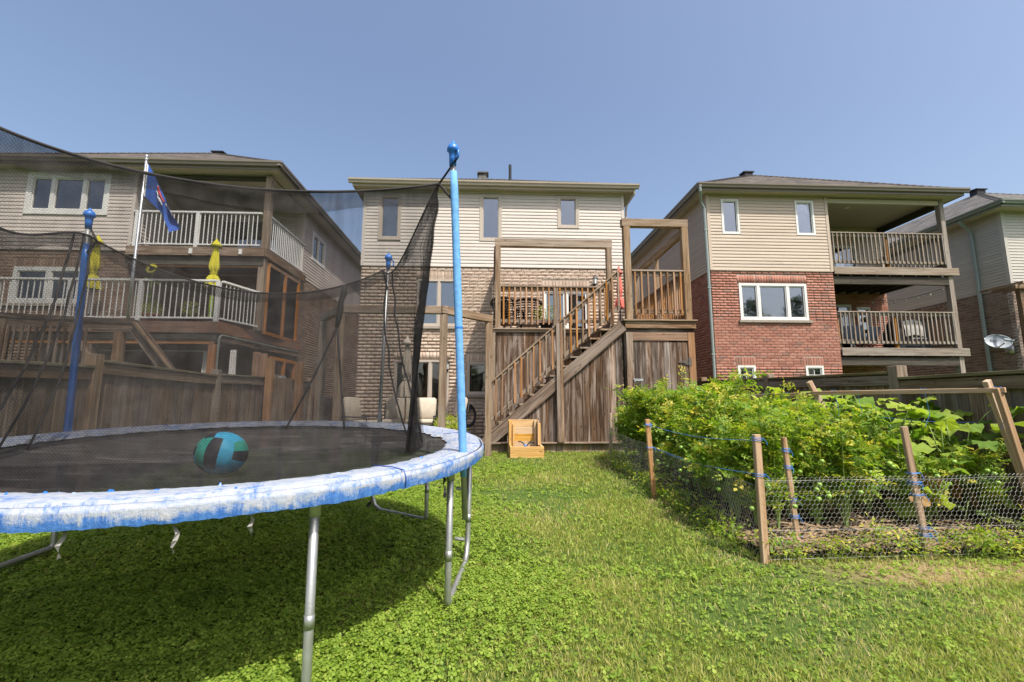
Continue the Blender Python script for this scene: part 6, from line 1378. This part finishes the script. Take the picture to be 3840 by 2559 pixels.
# ------------------------------------------------------------------ lawn: mown grass blades and clover
def lawn():
    rs = np.random.default_rng(21)
    def scatter(n, y0, y1, m=.7):
        y = np.sqrt(rs.uniform(y0 ** 2, y1 ** 2, n)); x = rs.uniform(-1, 1, n) * (1.14 * y + m) + .045 * y; return x, y
    def keep(x, y):
        bedm = (x > 2.22) & (y > 3.8) & (y < 8.6); return (~bedm) & (x > -5.15) & (x < 5.25) & (y < 9.25) & ~((x > .36) & (x < .99) & (y > 8.56))
    def nz(x, y, s): return np.array([mnoise.noise(Vector((a * s, b * s, 0))) for a, b in zip(x, y)])
    V = []; F = []; T = []; nb = 0
    for (n, y0, y1, w, h) in ((130000, 1.15, 3.4, .0024, .036), (105000, 3.2, 5.6, .0036, .042), (90000, 5.4, 9.3, .0055, .048)):
        x, y = scatter(n, y0, y1); k = keep(x, y); x, y = x[k], y[k]; n = len(x)
        pn = nz(x, y, 1.1); bare = nz(x + 40, y, .8); edge = np.exp(-((y - 3.45 - .12 * bare) / .22) ** 2) * np.clip((x - 1.9) * 2, 0, 1) + np.exp(-((x - 2.0) / .18) ** 2) * (y > 3.6) * (y < 8.4)
        kk = rs.uniform(size=n) > (np.clip(bare * 2.0 - .15, 0, .8) + .6 * edge); x, y, pn, edge, bare = x[kk], y[kk], pn[kk], edge[kk], bare[kk]; n = len(x)
        z = -.214 + .048 * np.minimum(y, 9.3) - .012; a = rs.uniform(0, 6.28, n); b = rs.uniform(0, 6.28, n); hh = h * rs.uniform(.45, 1.15, n) * (1 - .35 * edge) * np.clip(.8 + x * .25, .55, 1.05) * (1 + .55 * pn); le = hh * rs.uniform(.2, 1.0, n)
        c = np.stack([x, y, z], 1); s = np.stack([np.cos(a), np.sin(a), 0 * a], 1) * (w * rs.uniform(.6, 1.4, n))[:, None]; d = np.stack([np.cos(b), np.sin(b), 0 * b], 1)
        mid = c + d * (le * .35)[:, None] + np.stack([0 * x, 0 * x, hh * .62], 1); tip = c + d * le[:, None] + np.stack([0 * x, 0 * x, hh], 1)
        V.append(np.stack([c - s, c + s, mid + s * .8, mid - s * .8, tip], 1).reshape(-1, 3)); i = nb + np.arange(n)[:, None] * 5
        F.append(np.concatenate([i + [[0, 1, 2]], i + [[0, 2, 3]], i + [[3, 2, 4]]], 1).reshape(-1, 3)); nb += 5 * n
        T.append(np.repeat(np.clip(.47 + .36 * pn + .5 * np.clip(bare, 0, 1) + .5 * edge + rs.normal(0, .19, n), 0, 1), 5))
    tag(obj('grass', fast_mesh('grass', np.concatenate(V), np.concatenate(F), M_['grass'], np.concatenate(T)), None), 'short mown green lawn grass', 'grass', kind='stuff')
    V = []; F = []; T = []; nb = 0
    for (n, y0, y1, r, h) in ((78000, 1.15, 3.6, .0145, .036), (70000, 3.4, 6.2, .0165, .04), (38000, 6.0, 9.3, .02, .045)):
        x, y = scatter(n, y0, y1); k = keep(x, y); x, y = x[k], y[k]
        cl = nz(x + 9, y + 4, .75) + np.clip((.2 - x) * .55, -.75, 1.0) + .36; k = rs.uniform(size=len(x)) < np.clip(cl, .10, 1); x, y, cl = x[k], y[k], cl[k]; n = len(x)
        z = -.214 + .048 * np.minimum(y, 9.3) - .012 + h * rs.uniform(.35, 1.15, n); rr_ = r * rs.uniform(.7, 1.35, n); a0 = rs.uniform(0, 6.28, n); tx, ty = rs.normal(0, .32, n), rs.normal(0, .32, n); tn = np.clip(.5 + rs.normal(0, .17, n), 0, 1)
        for q in range(3):
            a = a0 + q * 2.094; ca, sa = np.cos(a), np.sin(a)
            def pt(u, v): px, py = (ca * u - sa * v) * rr_, (sa * u + ca * v) * rr_; return np.stack([x + px, y + py, z + px * tx + py * ty - .25 * u * u * rr_], 1)
            V.append(np.stack([pt(.05, 0), pt(.75, .55), pt(1.15, .32), pt(1.15, -.32), pt(.75, -.55)], 1).reshape(-1, 3)); i = nb + np.arange(n)[:, None] * 5
            F.append(np.concatenate([i + [[0, 2, 1]], i + [[0, 3, 2]], i + [[0, 4, 3]]], 1).reshape(-1, 3)); nb += 5 * n; T.append(np.repeat(tn, 5))
    tag(obj('clover', fast_mesh('clover', np.concatenate(V), np.concatenate(F), M_['clover'], np.concatenate(T)), None), 'clover and ground ivy leaves growing through the lawn', 'clover', kind='stuff')
lawn()
# trees behind the camera, mirrored in the windows
def tree(p, h, r, label, seed):
    o = thing('garden_tree', p, label, 'tree', 'trees mirrored in the windows'); m = MB(); m.tube([(p[0], p[1], p[2] - .2), (p[0] + .1, p[1], p[2] + h * .4), (p[0], p[1], p[2] + h * .92)], [.16, .11, .02], 8)
    rs = random.Random(seed)
    for k in range(9): a = rs.uniform(0, 6.28); z = h * rs.uniform(.25, .7); m.tube([(p[0], p[1], p[2] + z), (p[0] + r * .7 * math.cos(a), p[1] + r * .7 * math.sin(a), p[2] + z + .8)], [.05, .015], 6)
    m.build('trunk', M_['deck'], o)
    def shp(q): z = q.uniform(.12, 1); a = q.uniform(0, 6.28); rad = r * (1.05 - z) ** .7 * (q.uniform(.3, 1) ** .5) * (1 + .25 * math.sin(a * 3 + z * 9)); return np.array([p[0] + rad * math.cos(a), p[1] + rad * math.sin(a), p[2] + h * z])
    v, f, t = leaf_cloud(None, None, 2600, 5, .32, np.random.default_rng(seed), shape=shp); obj('crown', fast_mesh('crown', v, f, M_['conifer'], t), None, o)
for i, (x, y, h, r) in enumerate(((19.5, -11, 9.4, 2.6), (23, -12, 10.4, 2.8), (26.5, -11.5, 10.6, 2.6), (30, -12, 10.2, 2.6), (-2.6, -15, 9.2, 2.2), (-9, -16, 9.0, 2.4))): tree((x, y, gz(-3)), h, r, 'leafy garden tree mirrored in the house windows', 300 + i)
